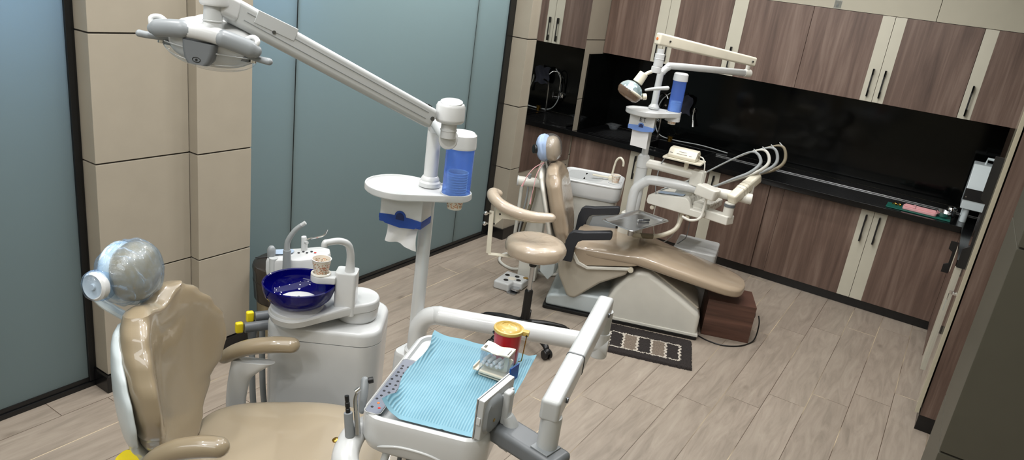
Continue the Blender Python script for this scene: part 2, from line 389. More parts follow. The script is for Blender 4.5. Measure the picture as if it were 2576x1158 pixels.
def mk_special():
    # frosted glass wall
    t = NT('frosted_glass'); t.n.remove(t.b)
    df = t.N('ShaderNodeBsdfDiffuse'); df.inputs[0].default_value = lin('#6b7572')
    tl = t.N('ShaderNodeBsdfTranslucent'); tl.inputs[0].default_value = lin('#c5d2d5')
    m0 = t.N('ShaderNodeMixShader', i_0=.55); t.L(df.outputs[0], m0.inputs[1]); t.L(tl.outputs[0], m0.inputs[2])
    gl = t.N('ShaderNodeBsdfGlossy'); gl.inputs['Roughness'].default_value = .33
    lw = t.N('ShaderNodeFresnel', i_IOR=1.35)
    gr = t.noise(t.pos(), 420, 2); bn = t.N('ShaderNodeBump'); bn.inputs['Strength'].default_value = .25; bn.inputs['Distance'].default_value = .002
    t.L(gr, bn.inputs['Height']); t.L(bn.outputs[0], gl.inputs['Normal'])
    m2 = t.N('ShaderNodeMixShader'); t.L(lw.outputs[0], m2.inputs[0]); t.L(m0.outputs[0], m2.inputs[1]); t.L(gl.outputs[0], m2.inputs[2])
    t.L(m2.outputs[0], t.o.inputs[0]); M['frost'] = t.m
    # plank floor: boards along y, the end joints step from board to board
    t = NT('floor_planks'); t.set(Roughness=.42); wd, LN = .2075, 1.245
    g = t.n.new('ShaderNodeNewGeometry').outputs['Position']; sx = t.N('ShaderNodeSeparateXYZ'); t.L(g, sx.inputs[0])
    xk = t.math('DIVIDE', t.math('ADD', sx.outputs[0], 1.117+20*wd), wd); k = t.math('FLOOR', xk); fx = t.math('SUBTRACT', xk, k)
    yy = t.math('DIVIDE', t.math('SUBTRACT', t.math('ADD', sx.outputs[1], 30*LN-3.467+20*wd), t.math('MULTIPLY', k, wd)), LN)
    c = t.math('FLOOR', yy); fy = t.math('SUBTRACT', yy, c)
    cv = t.N('ShaderNodeCombineXYZ'); t.L(k, cv.inputs[0]); t.L(c, cv.inputs[1])
    wn = t.N('ShaderNodeTexWhiteNoise', noise_dimensions='3D'); t.L(cv.outputs[0], wn.inputs['Vector'])
    off = t.N('ShaderNodeVectorMath', operation='MULTIPLY'); t.L(wn.outputs['Color'], off.inputs[0]); off.inputs[1].default_value = (9,9,9)
    ad = t.N('ShaderNodeVectorMath', operation='ADD'); t.L(g, ad.inputs[0]); t.L(off.outputs[0], ad.inputs[1])
    mp = t.N('ShaderNodeMapping'); mp.inputs['Scale'].default_value = (13,1.7,1); t.L(ad.outputs[0], mp.inputs[0])
    grain = t.noise(mp.outputs[0], 1.5, 8, .62, 1.4)
    mp2 = t.N('ShaderNodeMapping'); mp2.inputs['Scale'].default_value = (70,5,1); t.L(ad.outputs[0], mp2.inputs[0])
    fine = t.noise(mp2.outputs[0], 1.0, 5, .6, .5)
    mp3 = t.N('ShaderNodeMapping'); mp3.inputs['Scale'].default_value = (4.2,2.2,1); t.L(ad.outputs[0], mp3.inputs[0])
    vo = t.N('ShaderNodeTexVoronoi'); vo.inputs['Scale'].default_value = 1.0; t.L(mp3.outputs[0], vo.inputs['Vector'])
    knot = t.ramp(vo.outputs['Distance'], [(.02,(1,1,1,1)),(.10,(0,0,0,1))])
    col = t.ramp(grain, [(.25,'#83796d'),(.5,'#988c7f'),(.75,'#a69b8d')])
    col = t.mix(t.math('MULTIPLY', t.math('SUBTRACT', fine, .35), .34), col, lin('#6e645a'))
    tone = t.math('MULTIPLY', t.math('SUBTRACT', wn.outputs['Value'], .5), .22)
    col = t.mix(t.math('ABSOLUTE', tone), col, t.mix(t.math('GREATER_THAN', tone, 0), lin('#6c645c'), lin('#aaa094')))
    col = t.mix(t.math('MULTIPLY', knot, .5), col, lin('#5c5044'))
    sx_ = t.math('LESS_THAN', t.math('MULTIPLY', t.math('MINIMUM', fx, t.math('SUBTRACT', 1, fx)), wd), .0016)
    sy_ = t.math('LESS_THAN', t.math('MULTIPLY', t.math('MINIMUM', fy, t.math('SUBTRACT', 1, fy)), LN), .0016)
    seam = t.math('MAXIMUM', sx_, sy_)
    jn = t.noise(t.pos((3,1.2,1)), 1.0, 2); jc = t.ramp(jn, [(.5,'#57493d'),(.62,'#d8c6a4')])
    col = t.mix(seam, col, jc); t.L(col, t.b.inputs['Base Color'])
    hgt = t.math('SUBTRACT', t.math('MULTIPLY', fine, .4), t.math('MULTIPLY', seam, 1.0)); t.bump(hgt, .25, .002)
    t.L(t.math('ADD', t.math('MULTIPLY', grain, .2), .30), t.b.inputs['Roughness']); M['floor'] = t.m
    # black speckled stone worktop
    t = NT('black_stone'); t.set(Roughness=.14); t.b.inputs['Specular IOR Level'].default_value = .3
    n = t.noise(t.pos(), 160, 4, .7); t.L(t.ramp(n, [(.55,'#0a0a0b'),(.72,'#191a1b'),(.8,'#3a3a3a')]), t.b.inputs['Base Color']); M['stone'] = t.m
    # disposable blue tray liner: fine embossed ribs
    t = NT('blue_tray_liner'); t.set(Roughness=.75)
    tc = t.N('ShaderNodeTexCoord'); sp = t.N('ShaderNodeSeparateXYZ'); t.L(tc.outputs['Object'], sp.inputs[0])
    wv = t.math('SINE', t.math('MULTIPLY', sp.outputs[0], 2*math.pi/.0078))
    edge = t.math('GREATER_THAN', t.math('ABSOLUTE', sp.outputs[1]), .222)
    wv = t.math('MULTIPLY', wv, t.math('SUBTRACT', 1, edge))
    s01 = t.math('ADD', t.math('MULTIPLY', wv, .5), .5)
    n = t.noise(t.pos(src='Object'), 14, 4); base = t.ramp(n, [(.3,'#5c8da1'),(.7,'#6c9bae')])
    t.L(t.mix(t.math('MULTIPLY', s01, .55), base, lin('#97bdc9')), t.b.inputs['Base Color']); t.bump(wv, .5, .0015); M['liner'] = t.m
    # printed paper cup: small orange and brown sprigs, white rim
    t = NT('printed_paper_cup'); t.set(Roughness=.6)
    tc = t.N('ShaderNodeTexCoord'); vo = t.N('ShaderNodeTexVoronoi'); vo.inputs['Scale'].default_value = 150; t.L(tc.outputs['Object'], vo.inputs['Vector'])
    msk = t.ramp(vo.outputs['Distance'], [(.42,(1,1,1,1)),(.5,(0,0,0,1))])
    big = t.noise(tc.outputs['Object'], 45, 2); c1 = t.ramp(big, [(.42,'#b4653a'),(.5,'#6d6a4a'),(.6,'#c98a5c')])
    sp = t.N('ShaderNodeSeparateXYZ'); t.L(tc.outputs['Object'], sp.inputs[0])
    band = t.math('MULTIPLY', t.math('GREATER_THAN', sp.outputs[2], .006), t.math('LESS_THAN', sp.outputs[2], .048))
    t.L(t.mix(t.math('MULTIPLY', t.math('MULTIPLY', msk, band), .8), lin('#ddd6c8'), c1), t.b.inputs['Base Color']); M['cup'] = t.m
    # rug pile colours
    for nm, c in (('rug_dark','#2b2523'),('rug_taupe','#7d7063'),('rug_light','#cbc3b6')):
        t = NT(nm); t.set(Roughness=1.0); f = t.noise(t.pos(), 190, 3, .7); cc = lin(c)
        t.L(t.ramp(f, [(.3, tuple(v*.45 for v in cc[:3])+(1,)), (.62, cc)]), t.b.inputs['Base Color']); M[nm] = t.m
    # lamp reflector with a pale iridescent sheen
    t = NT('pale_reflector'); t.set(Roughness=.12, Metallic=.6); n = t.noise(t.pos(src='Object'), 9, 2)
    t.L(t.ramp(n, [(.4,'#9db4b8'),(.6,'#cfe0e4')]), t.b.inputs['Base Color']); M['reflector'] = t.m
    t = NT('light_diffuser'); t.b.inputs['Emission Color'].default_value = (1,.97,.92,1); t.b.inputs['Emission Strength'].default_value = 6; M['glow'] = t.m
mk_special()
# ---------------------------------------------------------------- the room shell
GX = -3.13                                   # plane of the frosted glass wall
struct('floor', B().bb(-5.2,1.1,-1.6,6.9,-.06,0), M['floor'])
struct('ceiling', B().bb(-5.2,1.1,-1.6,6.9,CEIL,CEIL+.06), M['ceil'])
struct('wall_right', B().bb(1.0,1.08,-1.6,6.9,0,CEIL), M['wallpaint'])
struct('wall_back', B().bb(-5.2,1.0,-1.6,-1.52,0,CEIL), M['wallpaint'])
struct('wall_front', B().bb(-5.2,1.0,6.68,6.9,0,CEIL), M['wallpaint'])
struct('wall_corridor', B().bb(-5.2,-5.1,-1.5,6.68,0,CEIL), M['wallpaint'])

# glass bays: (y0, y1) panes between black rails
bays = [(-1.5,.02),(.03,1.592),(2.40,2.797),(2.805,4.466),(4.474,4.88)]
for i, (a, b_) in enumerate(bays):
    struct('window_%d' % (i+1), B().bb(GX-.012,GX,a,b_,.045,2.62), M['frost'])
fr = B()
for a, b_ in ((-1.5,1.63),(2.36,4.97)):
    fr.bb(GX-.05,GX+.012,a,b_,0,.026,.003); fr.bb(GX-.045,GX+.004,a,b_,.026,.05,.003); fr.bb(GX-.05,GX+.012,a,b_,2.6,2.68,.003)
fr.bb(GX-.05,GX+.012,1.592,1.616,.03,2.62,.003); fr.bb(GX-.05,GX+.004,1.616,1.63,.03,2.62,.002)
fr.bb(GX-.05,GX+.012,4.875,4.94,.03,2.62,.004); fr.bb(GX-.05,GX+.004,4.94,4.97,.03,2.62,.003)
fr.bb(GX-.03,GX-.002,2.797,2.805,.03,2.62); fr.bb(GX-.03,GX-.002,4.466,4.474,.03,2.62); fr.bb(GX-.03,GX-.002,.02,.03,.03,2.62)
struct('trim_1', fr, M['frame'])
struct('wall_left', B().bb(GX-.05,GX+.004,-1.5,6.68,2.68,CEIL), M['wallpaint'])

# panelled column and pilaster: cladding boards with shadow gaps over a dark core
def cladding(num, blocks, zs, gap=.007, z0=.085):
    core = B(); pan = B()
    for (x0,x1,y0,y1) in blocks:
        core.bb(x0,x1-.008,y0+.008,y1-.002,0,CEIL)
        for a, b_ in zip([z0]+zs, zs+[CEIL]): pan.bb(x0,x1,y0,y1,a+gap/2,b_-gap/2,.0025,2)
    c = struct('trim_%d' % num, core, M['groove']); struct('panel', pan, M['panel'], c)
cladding(2, [(GX-.04,-3.03,1.631,2.075),(GX-.04,-2.97,2.078,2.385)], [.574,1.117,1.668,2.22])
cladding(3, [(GX-.04,-2.985,4.972,6.66)], [.61,1.13,1.663,2.2])
struct('baseboard_left', B().bb(GX,-3.01,1.615,2.09,0,.085,.003).bb(GX,-2.945,2.062,2.40,0,.085,.003).bb(GX,-2.965,4.955,6.05,0,.09,.003), M['plinth'])
# near column at the right, beige cladding, its shade painted in as olive
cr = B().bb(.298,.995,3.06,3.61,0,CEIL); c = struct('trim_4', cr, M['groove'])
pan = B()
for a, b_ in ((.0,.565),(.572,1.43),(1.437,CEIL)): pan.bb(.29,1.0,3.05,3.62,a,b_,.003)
struct('panel', pan, M['panel_shaded'], c)
# bulkhead over the wall cabinets
bk = B().bb(-2.985,-.366,6.362,6.68,2.197,CEIL,.002).bb(-.363,1.0,6.362,6.68,2.197,CEIL,.002)
struct('trim_5', bk, M['wallpaint'])

# ---------------------------------------------------------------- mirror
m = solo('wall_mirror', B().bb(-2.985,-2.979,5.098,5.968,.572,2.45,.001), M['mirror'], 'tall frameless mirror set into the beige pilaster beside the sink counter', 'mirror')

# ---------------------------------------------------------------- kitchen run
def handle(mb, x, y, z0, z1, face='y', out=.03, wd=.012):
    """flat black pull: a bar with two thicker ends standing off the door"""
    s = -1
    if face == 'y':
        mb.bb(x-wd/2,x+wd/2,y-out,y-out+.007,z0,z1,.002)
        for a, b_ in ((z0,z0+(z1-z0)*.24),(z1-(z1-z0)*.24,z1)): mb.bb(x-wd/2,x+wd/2,y-out,y,a,b_,.003)
    else:
        mb.bb(x-out,x-out+.007,y-wd/2,y+wd/2,z0,z1,.002)
        for a, b_ in ((z0,z0+(z1-z0)*.24),(z1-(z1-z0)*.24,z1)): mb.bb(x-out,x,y-wd/2,y+wd/2,a,b_,.003)
    return mb
def cabinet(kind, label, x0, x1, y, depth, z0, z1, strip, hz, body_top=None):
    """one door cabinet: wood door with a cream edge strip at one side carrying the pull"""
    t = thing(kind, label, 'cabinet', ((x0+x1)/2,y+depth/2,z0), 0)
    obj('body', W(t).bb(x0,x1,y+.019,y+depth,z0,body_top or z1), M['wood'], t)
    g = .0015; sx0, sx1 = strip if strip else (x1,x1)
    wx = (x0+g, x1-g)
    if strip: wx = (x0+g, sx0) if abs(sx1-x1) < abs(sx0-x0) else (sx1, x1-g)
    d = obj('door', W(t).bb(wx[0],wx[1],y,y+.018,z0+g,z1-g,.0012), M['wood'], t)
    if strip:
        a, b_ = (sx0, x1-g) if wx[0] < sx0 else (x0+g, sx1)
        obj('edge_strip', W(t).bb(a,b_,y-.0005,y+.018,z0+g,z1-g,.0012), M['cream'], d, 'cream edge strip')
        hx = (a+b_)/2
        if hz: obj('handle', handle(W(t), hx, y, hz[0], hz[1]), M['black'], d, 'black pull')
    return t
ZU0, ZU1, YU = 1.548, 2.195, 6.35
U = [(-2.982,-2.412,(-2.505,-2.412),(1.57,1.79),'walnut wall cabinet at the far left, next to the pilaster, above the sink'),
     (-2.412,-1.861,(-2.412,-2.328),(1.57,1.79),'walnut wall cabinet second from the left, behind the small lamp arm'),
     (-1.861,-1.226,(-1.861,-1.745),(1.57,1.79),'walnut wall cabinet third from the left, behind the tip of the small lamp arm'),
     (-1.226,-.632,(-.722,-.632),(1.587,1.80),'walnut wall cabinet fourth from the left, under the clear hook'),
     (-.632,-.041,(-.632,-.552),(1.587,1.80),'walnut wall cabinet second from the right, its pull at its left edge'),
     (-.041,.60,(-.041,.046),(1.572,1.795),'walnut wall cabinet at the far right, cut off by the tall cupboard')]
for x0,x1,st,hz,lb in U: cabinet('wall_cabinet', lb, x0, x1, YU, .31, ZU0, ZU1, st, hz)
ZL0, ZL1, YL = .075, .80, 6.0
Lw = [(-2.982,-2.26,(-2.385,-2.26),(.545,.755),'walnut base cabinet under the sink drainer behind the white basin'),
      (-2.257,-1.655,(-2.257,-2.16),(.545,.755),'walnut base cabinet behind the white unit post'),
      (-1.655,-1.145,(-1.655,-1.56),(.545,.755),'walnut base cabinet behind the instrument console of the far chair'),
      (-1.03,-.354,(-.448,-.354),(.543,.755),'wide walnut base cabinet right of the far console, pull on its right edge'),
      (-.354,.222,(-.354,-.263),(.543,.757),'walnut base cabinet in the corner under the pink rack')]
for x0,x1,st,hz,lb in Lw: cabinet('base_cabinet', lb, x0, x1, YL, .64, ZL0, ZL1, st, hz, .655 if x0 < -1.7 else None)
t = thing('filler_panel', 'narrow recessed walnut filler between two base cabinets', 'panel', (-1.0875,6.02,ZL0))
obj('face', W(t).bb(-1.143,-1.032,6.014,6.06,ZL0,ZL1,.001), M['wood'], t)
struct('trim_6', B().bb(-2.982,.235,6.03,6.06,0,ZL0,.001), M['plinth'])

# black stone worktop with a sink cut-out, rounded front lip, dark side splash and glossy back panel
SX0, SX1, SY0, SY1 = -2.33, -1.80, 6.10, 6.50
wt = B()
YC0 = 5.945
wt.bb(-2.982,SX0,YC0,6.665,ZL1,.84); wt.bb(SX1,.985,YC0+.0,6.665,ZL1,.84)
wt.bb(SX0,SX1,YC0,SY0,ZL1,.84); wt.bb(SX0,SX1,SY1,6.665,ZL1,.84); wt.bb(.215,.985,5.02,YC0,ZL1,.84)
wt.bb(-2.982,.215,YC0-.004,YC0+.012,ZL1,.846,.003)
tag(recenter(obj('worktop', wt, M['stone'])), 'long black stone worktop over the walnut base cabinets', 'worktop')
solo('splashback', B().bb(-2.975,.985,6.667,6.679,.842,ZU0-.002,.001), M['bgloss'], 'glossy black splashback between worktop and wall cabinets', 'splashback')
solo('side_splash', B().bb(-2.984,-2.968,6.075,6.663,.842,1.54,.001), M['bgloss'], 'black side splash panel on the pilaster end of the worktop', 'splashback')
solo('worktop_trim', B().bb(-1.75,.4,6.425,6.437,.841,.848,.001), M['steel'], 'thin pale metal strip running along the black worktop', 'trim')
t = thing('sink', 'black composite sink with ribbed drainer set in the worktop', 'sink', (-2.35,6.3,.84))
s = W(t); w_ = .004
s.bb(SX0,SX1,SY0,SY1,.66,.664); s.bb(SX0,SX0+w_,SY0,SY1,.66,.845); s.bb(SX1-w_,SX1,SY0,SY1,.66,.845); s.bb(SX0,SX1,SY0,SY0+w_,.66,.845); s.bb(SX0,SX1,SY1-w_,SY1,.66,.845)
obj('bowl', s, M['stone'], t)
s = W(t); s.bb(-2.86,SX1+.02,SY0-.035,SY0,.84,.848,.002); s.bb(-2.86,SX1+.02,SY1,SY1+.03,.84,.848,.002); s.bb(-2.86,-2.84,SY0,SY1,.84,.848,.002); s.bb(SX0-.02,SX0,SY0,SY1,.84,.848,.002); s.bb(SX1,SX1+.02,SY0,SY1,.84,.848,.002)
obj('rim', s, M['stone'], t)
s = W(t)
for k in range(8): s.bb(-2.82,-2.37,SY0+.03+k*.046,SY0+.042+k*.046,.84,.846,.002)
obj('drainer_rib', s, M['stone'], t)

# wall tap, hose, cloth, sprayer, brass cap, glass dish
t = thing('wall_tap', 'chrome swan-neck wall tap on the black splashback', 'tap', (-2.43,6.665,.99))
s = W(t); s.lathe([(0,0),(.034,0),(.036,.012),(.03,.03),(0,.034)], (-2.45,6.664,1.02), (0,-1,0)); obj('base', s, M['chrome'], t)
s = W(t); s.tube([(-2.45,6.62,1.02),(-2.448,6.60,1.08),(-2.446,6.60,1.20),(-2.42,6.585,1.255),(-2.37,6.56,1.26),(-2.335,6.545,1.225)], .008, 12); obj('spout', s, M['chrome'], t)
s = W(t); s.cyl((-2.42,6.62,1.0),(-2.385,6.58,1.0),.012,bev=.003); s.cyl((-2.39,6.585,1.0),(-2.39,6.58,1.055),.005); obj('lever', s, M['chrome'], t)
t = thing('mixer_tap', 'tall slim chrome tap pipe rising from the sink rim', 'tap', (-2.36,6.53,.842))
obj('pipe', W(t).tube([(-2.36,6.53,.842),(-2.36,6.53,1.0),(-2.358,6.52,1.12),(-2.34,6.50,1.16),(-2.32,6.47,1.175)], .009, 12), M['chrome'], t)
obj('base', W(t).lathe([(0,0),(.022,0),(.022,.02),(.012,.03),(0,.03)], (-2.36,6.53,.842)), M['black'], t)
solo('water_hose', B().tube([(-2.35,6.64,1.28),(-2.42,6.63,1.2),(-2.45,6.62,1.08),(-2.43,6.61,.95),(-2.36,6.60,.87),(-2.2,6.6,.856),(-1.95,6.6,.865),(-1.7,6.61,.85)], .005, 8), M['hose'], 'thin grey water hose looping from the wall tap along the splashback', 'hose')
b = B(); b.grid(lambda u,v: Vector((-2.30+.17*u+.01*math.sin(v*7), 6.64-.012*math.sin(u*9+v*3)-.02, 1.28-.17*v+.008*math.sin(u*11))), 18, 14, .006)
solo('hanging_cloth', b, M['navy'], 'dark navy cloth hanging on the splashback by the taps', 'cloth')
solo('cloth_hook', B().cyl((-2.215,6.664,1.283),(-2.215,6.61,1.283),.006).cyl((-2.215,6.612,1.275),(-2.215,6.612,1.298),.005), M['black'], 'small black hook holding the navy cloth', 'hook')
t = thing('shower_handset', 'slim chrome hand sprayer hanging beside the navy cloth', 'sprayer', (-2.09,6.64,1.02))
obj('handle', W(t).tube([(-2.10,6.64,1.18),(-2.10,6.635,1.12),(-2.085,6.625,1.06)], .007, 10), M['chrome'], t)
obj('nozzle', W(t).cyl((-2.087,6.627,1.07),(-2.072,6.618,1.01),.008,.017), M['chrome'], t)
obj('holder', W(t).bb(-2.115,-2.085,6.635,6.664,1.14,1.165,.004), M['black'], t)
solo('brass_cap', B().lathe([(0,0),(.022,0),(.022,.034),(.024,.036),(.024,.046),(0,.046)], (-2.25,6.57,.842)), M['gold'], 'small brass cap standing on the worktop behind the taps', 'cap')
t = thing('glass_dish', 'small clear square glass dish on the sink drainer', 'dish', (-2.78,6.44,.848))
s = W(t); c = (-2.78,6.44)
for q,(z_,r_) in enumerate(((.85,.028),(.905,.062))): pass
rings = [[Vector((c[0]+x,c[1]+y,.85)) for x,y in rrect(-.028,.028,-.028,.028,.008)],[Vector((c[0]+x,c[1]+y,.885)) for x,y in rrect(-.04,.04,-.04,.04,.01)],[Vector((c[0]+x,c[1]+y,.9)) for x,y in rrect(-.062,.062,-.062,.062,.012)],[Vector((c[0]+x,c[1]+y,.9)) for x,y in rrect(-.055,.055,-.055,.055,.012)],[Vector((c[0]+x,c[1]+y,.86)) for x,y in rrect(-.026,.026,-.026,.026,.006)]]
s.loft(rings); obj('bowl', s, M['clear'], t)
t = thing('wall_hook', 'clear plastic adhesive hook on the wall above the cabinets', 'hook', (-1.06,6.362,2.205))
obj('plate', W(t).bb(-1.09,-1.035,6.354,6.362,2.203,2.262,.003), M['clear'], t)
obj('prong', W(t).tube([(-1.062,6.352,2.235),(-1.062,6.335,2.215),(-1.062,6.325,2.225)], .006, 8), M['clear'], t)

# things on the right end of the worktop
c0 = Vector((-.045,6.13,.84)); dx = Vector((1,.0,0)); 
solo('instrument_mat', B().bb(-.30,.135,6.035,6.205,.841,.847,.002), M['teal'], 'dark teal instrument mat on the worktop corner', 'mat')
t = thing('instrument_rack', 'pink plastic instrument rack lying on the teal mat', 'rack', (-.075,6.12,.847), R(-3))
s = W(t); s.prism(rrect(-.19,.04,6.065,6.175,.02), .848, .868, .004); obj('base', s, M['pink'], t)
for k in range(4): obj('rib', W(t).bb(-.18,.03,6.078+k*.025,6.086+k*.025,.868,.876,.002), M['pink'], t)
obj('divider', W(t).bb(-.125,-.105,6.07,6.17,.868,.88,.004), M['pink'], t)
t = thing('steel_cup', 'small tilted steel bowl on the right end of the teal mat', 'bowl', (.075,6.12,.847))
obj('bowl', W(t).lathe([(0,.0),(.022,0),(.042,.018),(.05,.045),(.047,.045),(.039,.02),(.02,.004),(0,.004)], (.075,6.12,.847), (.12,-.1,1)), M['steel'], t)
for k in range(2): solo('metal_clip', B().tube([(-.265+.03*k,6.15,.851),(-.25+.03*k,6.165,.858),(-.235+.03*k,6.155,.851),(-.245+.03*k,6.14,.854)], .005, 8), M['gold'], ['left of two small brassy clips on the teal mat','right of two small brassy clips on the teal mat'][k], 'clip', 'brassy clips on the teal mat')
t = thing('sample_jar', 'round chrome-lidded jar beside the white curing device', 'jar', (.125,6.24,.84))
obj('body', W(t).lathe([(0,0),(.032,0),(.034,.01),(.034,.04),(.03,.05),(0,.05)], (.125,6.24,.84)), M['dsteel'], t)
obj('lid', W(t).lathe([(.036,.05),(.037,.058),(.03,.072),(.012,.078),(0,.078)], (.125,6.24,.84)), M['chrome'], t)
# ---------------------------------------------------------------- right side: white device, side cabinet, tall cupboard
t = thing('sealing_machine', 'white slant-topped machine with a black band at the right end of the worktop', 'machine', (.30,6.28,.84), R(0))
T = W(t)
prof = [(-.16,.105),(-.16,.235),(-.135,.30),(-.02,.42),(.16,.42),(.16,.105)]      # side profile, y by z
Mx = Matrix.Translation((.165,6.28,.84)) @ Matrix(((0,0,1,0),(1,0,0,0),(0,1,0,0),(0,0,0,1)))
T.prism(prof, 0, .30, .006, 2, Mx); obj('housing', T, M['cool'], t)
obj('band', W(t).beam((.163,6.118,1.055),(.467,6.118,1.055),.006,.085,.002), M['black'], t, 'black front band')
for k in range(4): obj('bolt', W(t).lathe([(0,0),(.005,0),(.004,.004),(0,.004)], (.18+.09*k,6.1145,1.075 if k%2 else 1.035), (0,-1,0), 10), M['chrome'], t)
obj('top_handle', W(t).tube([(.24,6.36,1.26),(.24,6.36,1.30),(.42,6.36,1.30),(.42,6.36,1.26)], .010, 8, 1), M['cool'], t)
for k,(x,y) in enumerate(((.21,6.16),(.43,6.16),(.21,6.40),(.43,6.40))): obj('foot', W(t).cyl((x,y,.84),(x,y,.95),.022,bev=.004), M['cool'], t)
t = thing('base_cabinet', 'walnut side base cabinet along the right wall, its door a little ajar', 'cabinet', (.6,5.5,.075))
obj('body', W(t).bb(.245,.99,5.03,5.99,.075,.80), M['wood'], t)
d = obj('door', W(t).bb(.221,.240,5.28,5.985,.078,.798,.001), M['wood'], t)
hb = W(t)
hb.prism([(0,0),(.045,0),(.045,.06),(.018,.075),(.018,.16),(.045,.175),(.045,.235),(0,.235)], 0, .009, .002, 2, Matrix.Translation((.221,5.80,.53)) @ Matrix(((-1,0,0,0),(0,0,1,0),(0,1,0,0),(0,0,0,1))))
obj('handle', hb, M['black'], d, 'black pull')
obj('door_card', W(t).bb(.217,.221,5.60,5.64,.60,.78,.001), M['cream'], d, 'small cream label')
obj('side_door', W(t).bb(.226,.244,5.035,5.275,.078,.798,.001), M['cream'], t, 'cream door')
obj('plinth', W(t).bb(.26,.99,5.05,5.99,0,.075), M['plinth'], t, 'black plinth')
# tall cupboard: wood end panel to the viewer, glossy door facing the room
t = thing('tall_cupboard', 'tall walnut cupboard with cream-edged door at the right', 'cupboard', (.62,4.67,0))
obj('carcass', W(t).bb(.268,.99,4.335,5.0,.095,2.5,.001), M['wood'], t)
obj('plinth', W(t).bb(.264,.99,4.34,5.0,0,.095,.001), M['plinth'], t, 'black plinth')
d = obj('door', W(t).bb(.240,.260,4.50,4.99,.10,2.49,.0015), M['gdoor'], t, 'glossy reflecting door')
obj('edge_strip', W(t).bb(.2385,.260,4.34,4.50,.10,2.49,.0015), M['gcream'], d, 'cream edge strip')
hb = W(t)
hb.prism([(0,0),(.042,0),(.042,.11),(.014,.13),(.014,.37),(.042,.39),(.042,.62),(0,.62)], -.006, .006, .002, 2, Matrix.Translation((.2385,4.46,.94)) @ Matrix(((-1,0,0,0),(0,0,1,0),(0,1,0,0),(0,0,0,1))))
obj('handle', hb, M['black'], d, 'black pull')
obj('lock', W(t).cyl((.2385,4.44,.80),(.222,4.44,.80),.010,bev=.002), M['chrome'], d, 'chrome lock')
t = thing('key', 'small key ring hanging from the cupboard lock', 'key', (.215,4.44,.68))
obj('blade', W(t).bb(.205,.226,4.438,4.442,.79,.81,.001), M['chrome'], t)
obj('ring', W(t).tube([(.207+.0,4.44+.018*math.sin(2*math.pi*k/14),.775+.018*math.cos(2*math.pi*k/14)) for k in range(14)], .002, 6, 1, closed=True), M['chrome'], t)
obj('tassel', W(t).tube([(.207,4.44,.757),(.206,4.442,.72),(.207,4.44,.69)], .004, 8), M['clear'], t)
# ---------------------------------------------------------------- near dental chair (a forward, b to its left, z up)
NCX, NCY, NCA = -1.72, 1.17, R(34)
nc = thing('dental_chair', 'near tan dental chair in plastic film with blue-wrapped headrest, at the lower left', 'dental chair', (NCX,NCY,0), NCA)
V = Vector
AX = lambda t: V((-math.sin(t),0,math.cos(t)))
def backrest(b, p0, L, tilt, wtab, ttab, curl, n=84, ns=44, notch=0, off=0, bowv=.03, grow=0, wmax=.26, ex=.6):
    """shield-shaped pad: rings across the back axis; curl bends the wings forward, bowv bows the axis"""
    ax = AX(tilt); nr = V((math.cos(tilt),0,math.sin(tilt))); rings = []
    for i in range(ns+1):
        s = i/ns; s = .5-.5*math.cos(math.pi*s); wv = lerp(wtab, s)+grow; th = lerp(ttab, s)
        ring = []
        for k in range(n):
            a = 2*math.pi*k/n; ca, sa = math.cos(a), math.sin(a)
            x = wv*math.copysign(abs(ca)**ex, ca); q = th*math.copysign(abs(sa)**ex, sa)
            cz = curl*(abs(x)/wmax)**2.2
            d = L*s - notch*math.exp(-(x/.075)**2)*max(0,(s-.55)/.45)**2
            bow = bowv*math.sin(math.pi*min(1,s*1.05))
            ring.append(V(p0)+ax*d+nr*(q+off+cz-bow)+V((0,x,0)))
        rings.append(ring)
    return b.loft(rings)
WT = [(0,.04),(.03,.085),(.12,.125),(.28,.185),(.38,.238),(.5,.258),(.62,.255),(.74,.228),(.85,.185),(.93,.135),(.98,.08),(1,.03)]
TT = [(0,.02),(.05,.045),(.2,.052),(.8,.054),(.94,.045),(1,.018)]
P0 = (-.035,0,.575); LB = .56; TL = R(9)
b = backrest(B(), P0, LB, TL, WT, TT, .115, notch=.045)
obj('backrest', b, M['tan'], nc, 'tan backrest cushion under clear film')
b = backrest(B(), (P0[0]-.012,0,P0[2]-.0), LB*.90, TL, WT, [(0,.015),(.1,.022),(.9,.022),(1,.012)], .115, notch=.045, off=-.046, grow=.004)
obj('backrest_shell', b, M['cool'], nc, 'white shell behind the backrest')
# headrest: padded disc in a blue tinted plastic bag, adjusting knob at its side
hc = V((-.148,0,1.176)); ht = R(12); Mh = Matrix.Rotation(-ht,4,'Y')
obj('headrest', B().ell(hc,(.058,.092,.082), Mh, e=.85), M['tan'], nc, 'tan headrest pad')
hs = obj('headrest_shell', B().ell(hc+V((-.045,0,-.002)),(.03,.088,.08), Mh, e=.85), M['cool'], nc, 'pale headrest back')
def bag(b, c, r, M0, seed, amp, n=72, nv=40):
    rnd = random.Random(seed); ph = [rnd.uniform(0,6.28) for _ in range(6)]
    t = bmesh.new(); rings = []
    for i in range(1, nv):
        a = math.pi*i/nv - math.pi/2; rg = []
        for k in range(n):
            q = 2*math.pi*k/n
            f = 1+amp*(.5*math.sin(9*q+3*math.sin(2.3*a)+ph[0])+.35*math.sin(17*q+ph[1]+2*a)+.3*math.sin(5*a*2+ph[2]+2*math.sin(q)))
            sg = lambda v: math.copysign(abs(v)**.85, v)
            rg.append(t.verts.new((r[0]*f*sg(math.cos(a))*sg(math.cos(q)), r[1]*f*sg(math.cos(a))*sg(math.sin(q)), r[2]*f*sg(math.sin(a)))))
        rings.append(rg)
    b._skin(t, rings, True, True); return b.add(t, Matrix.Translation(c) @ M0)
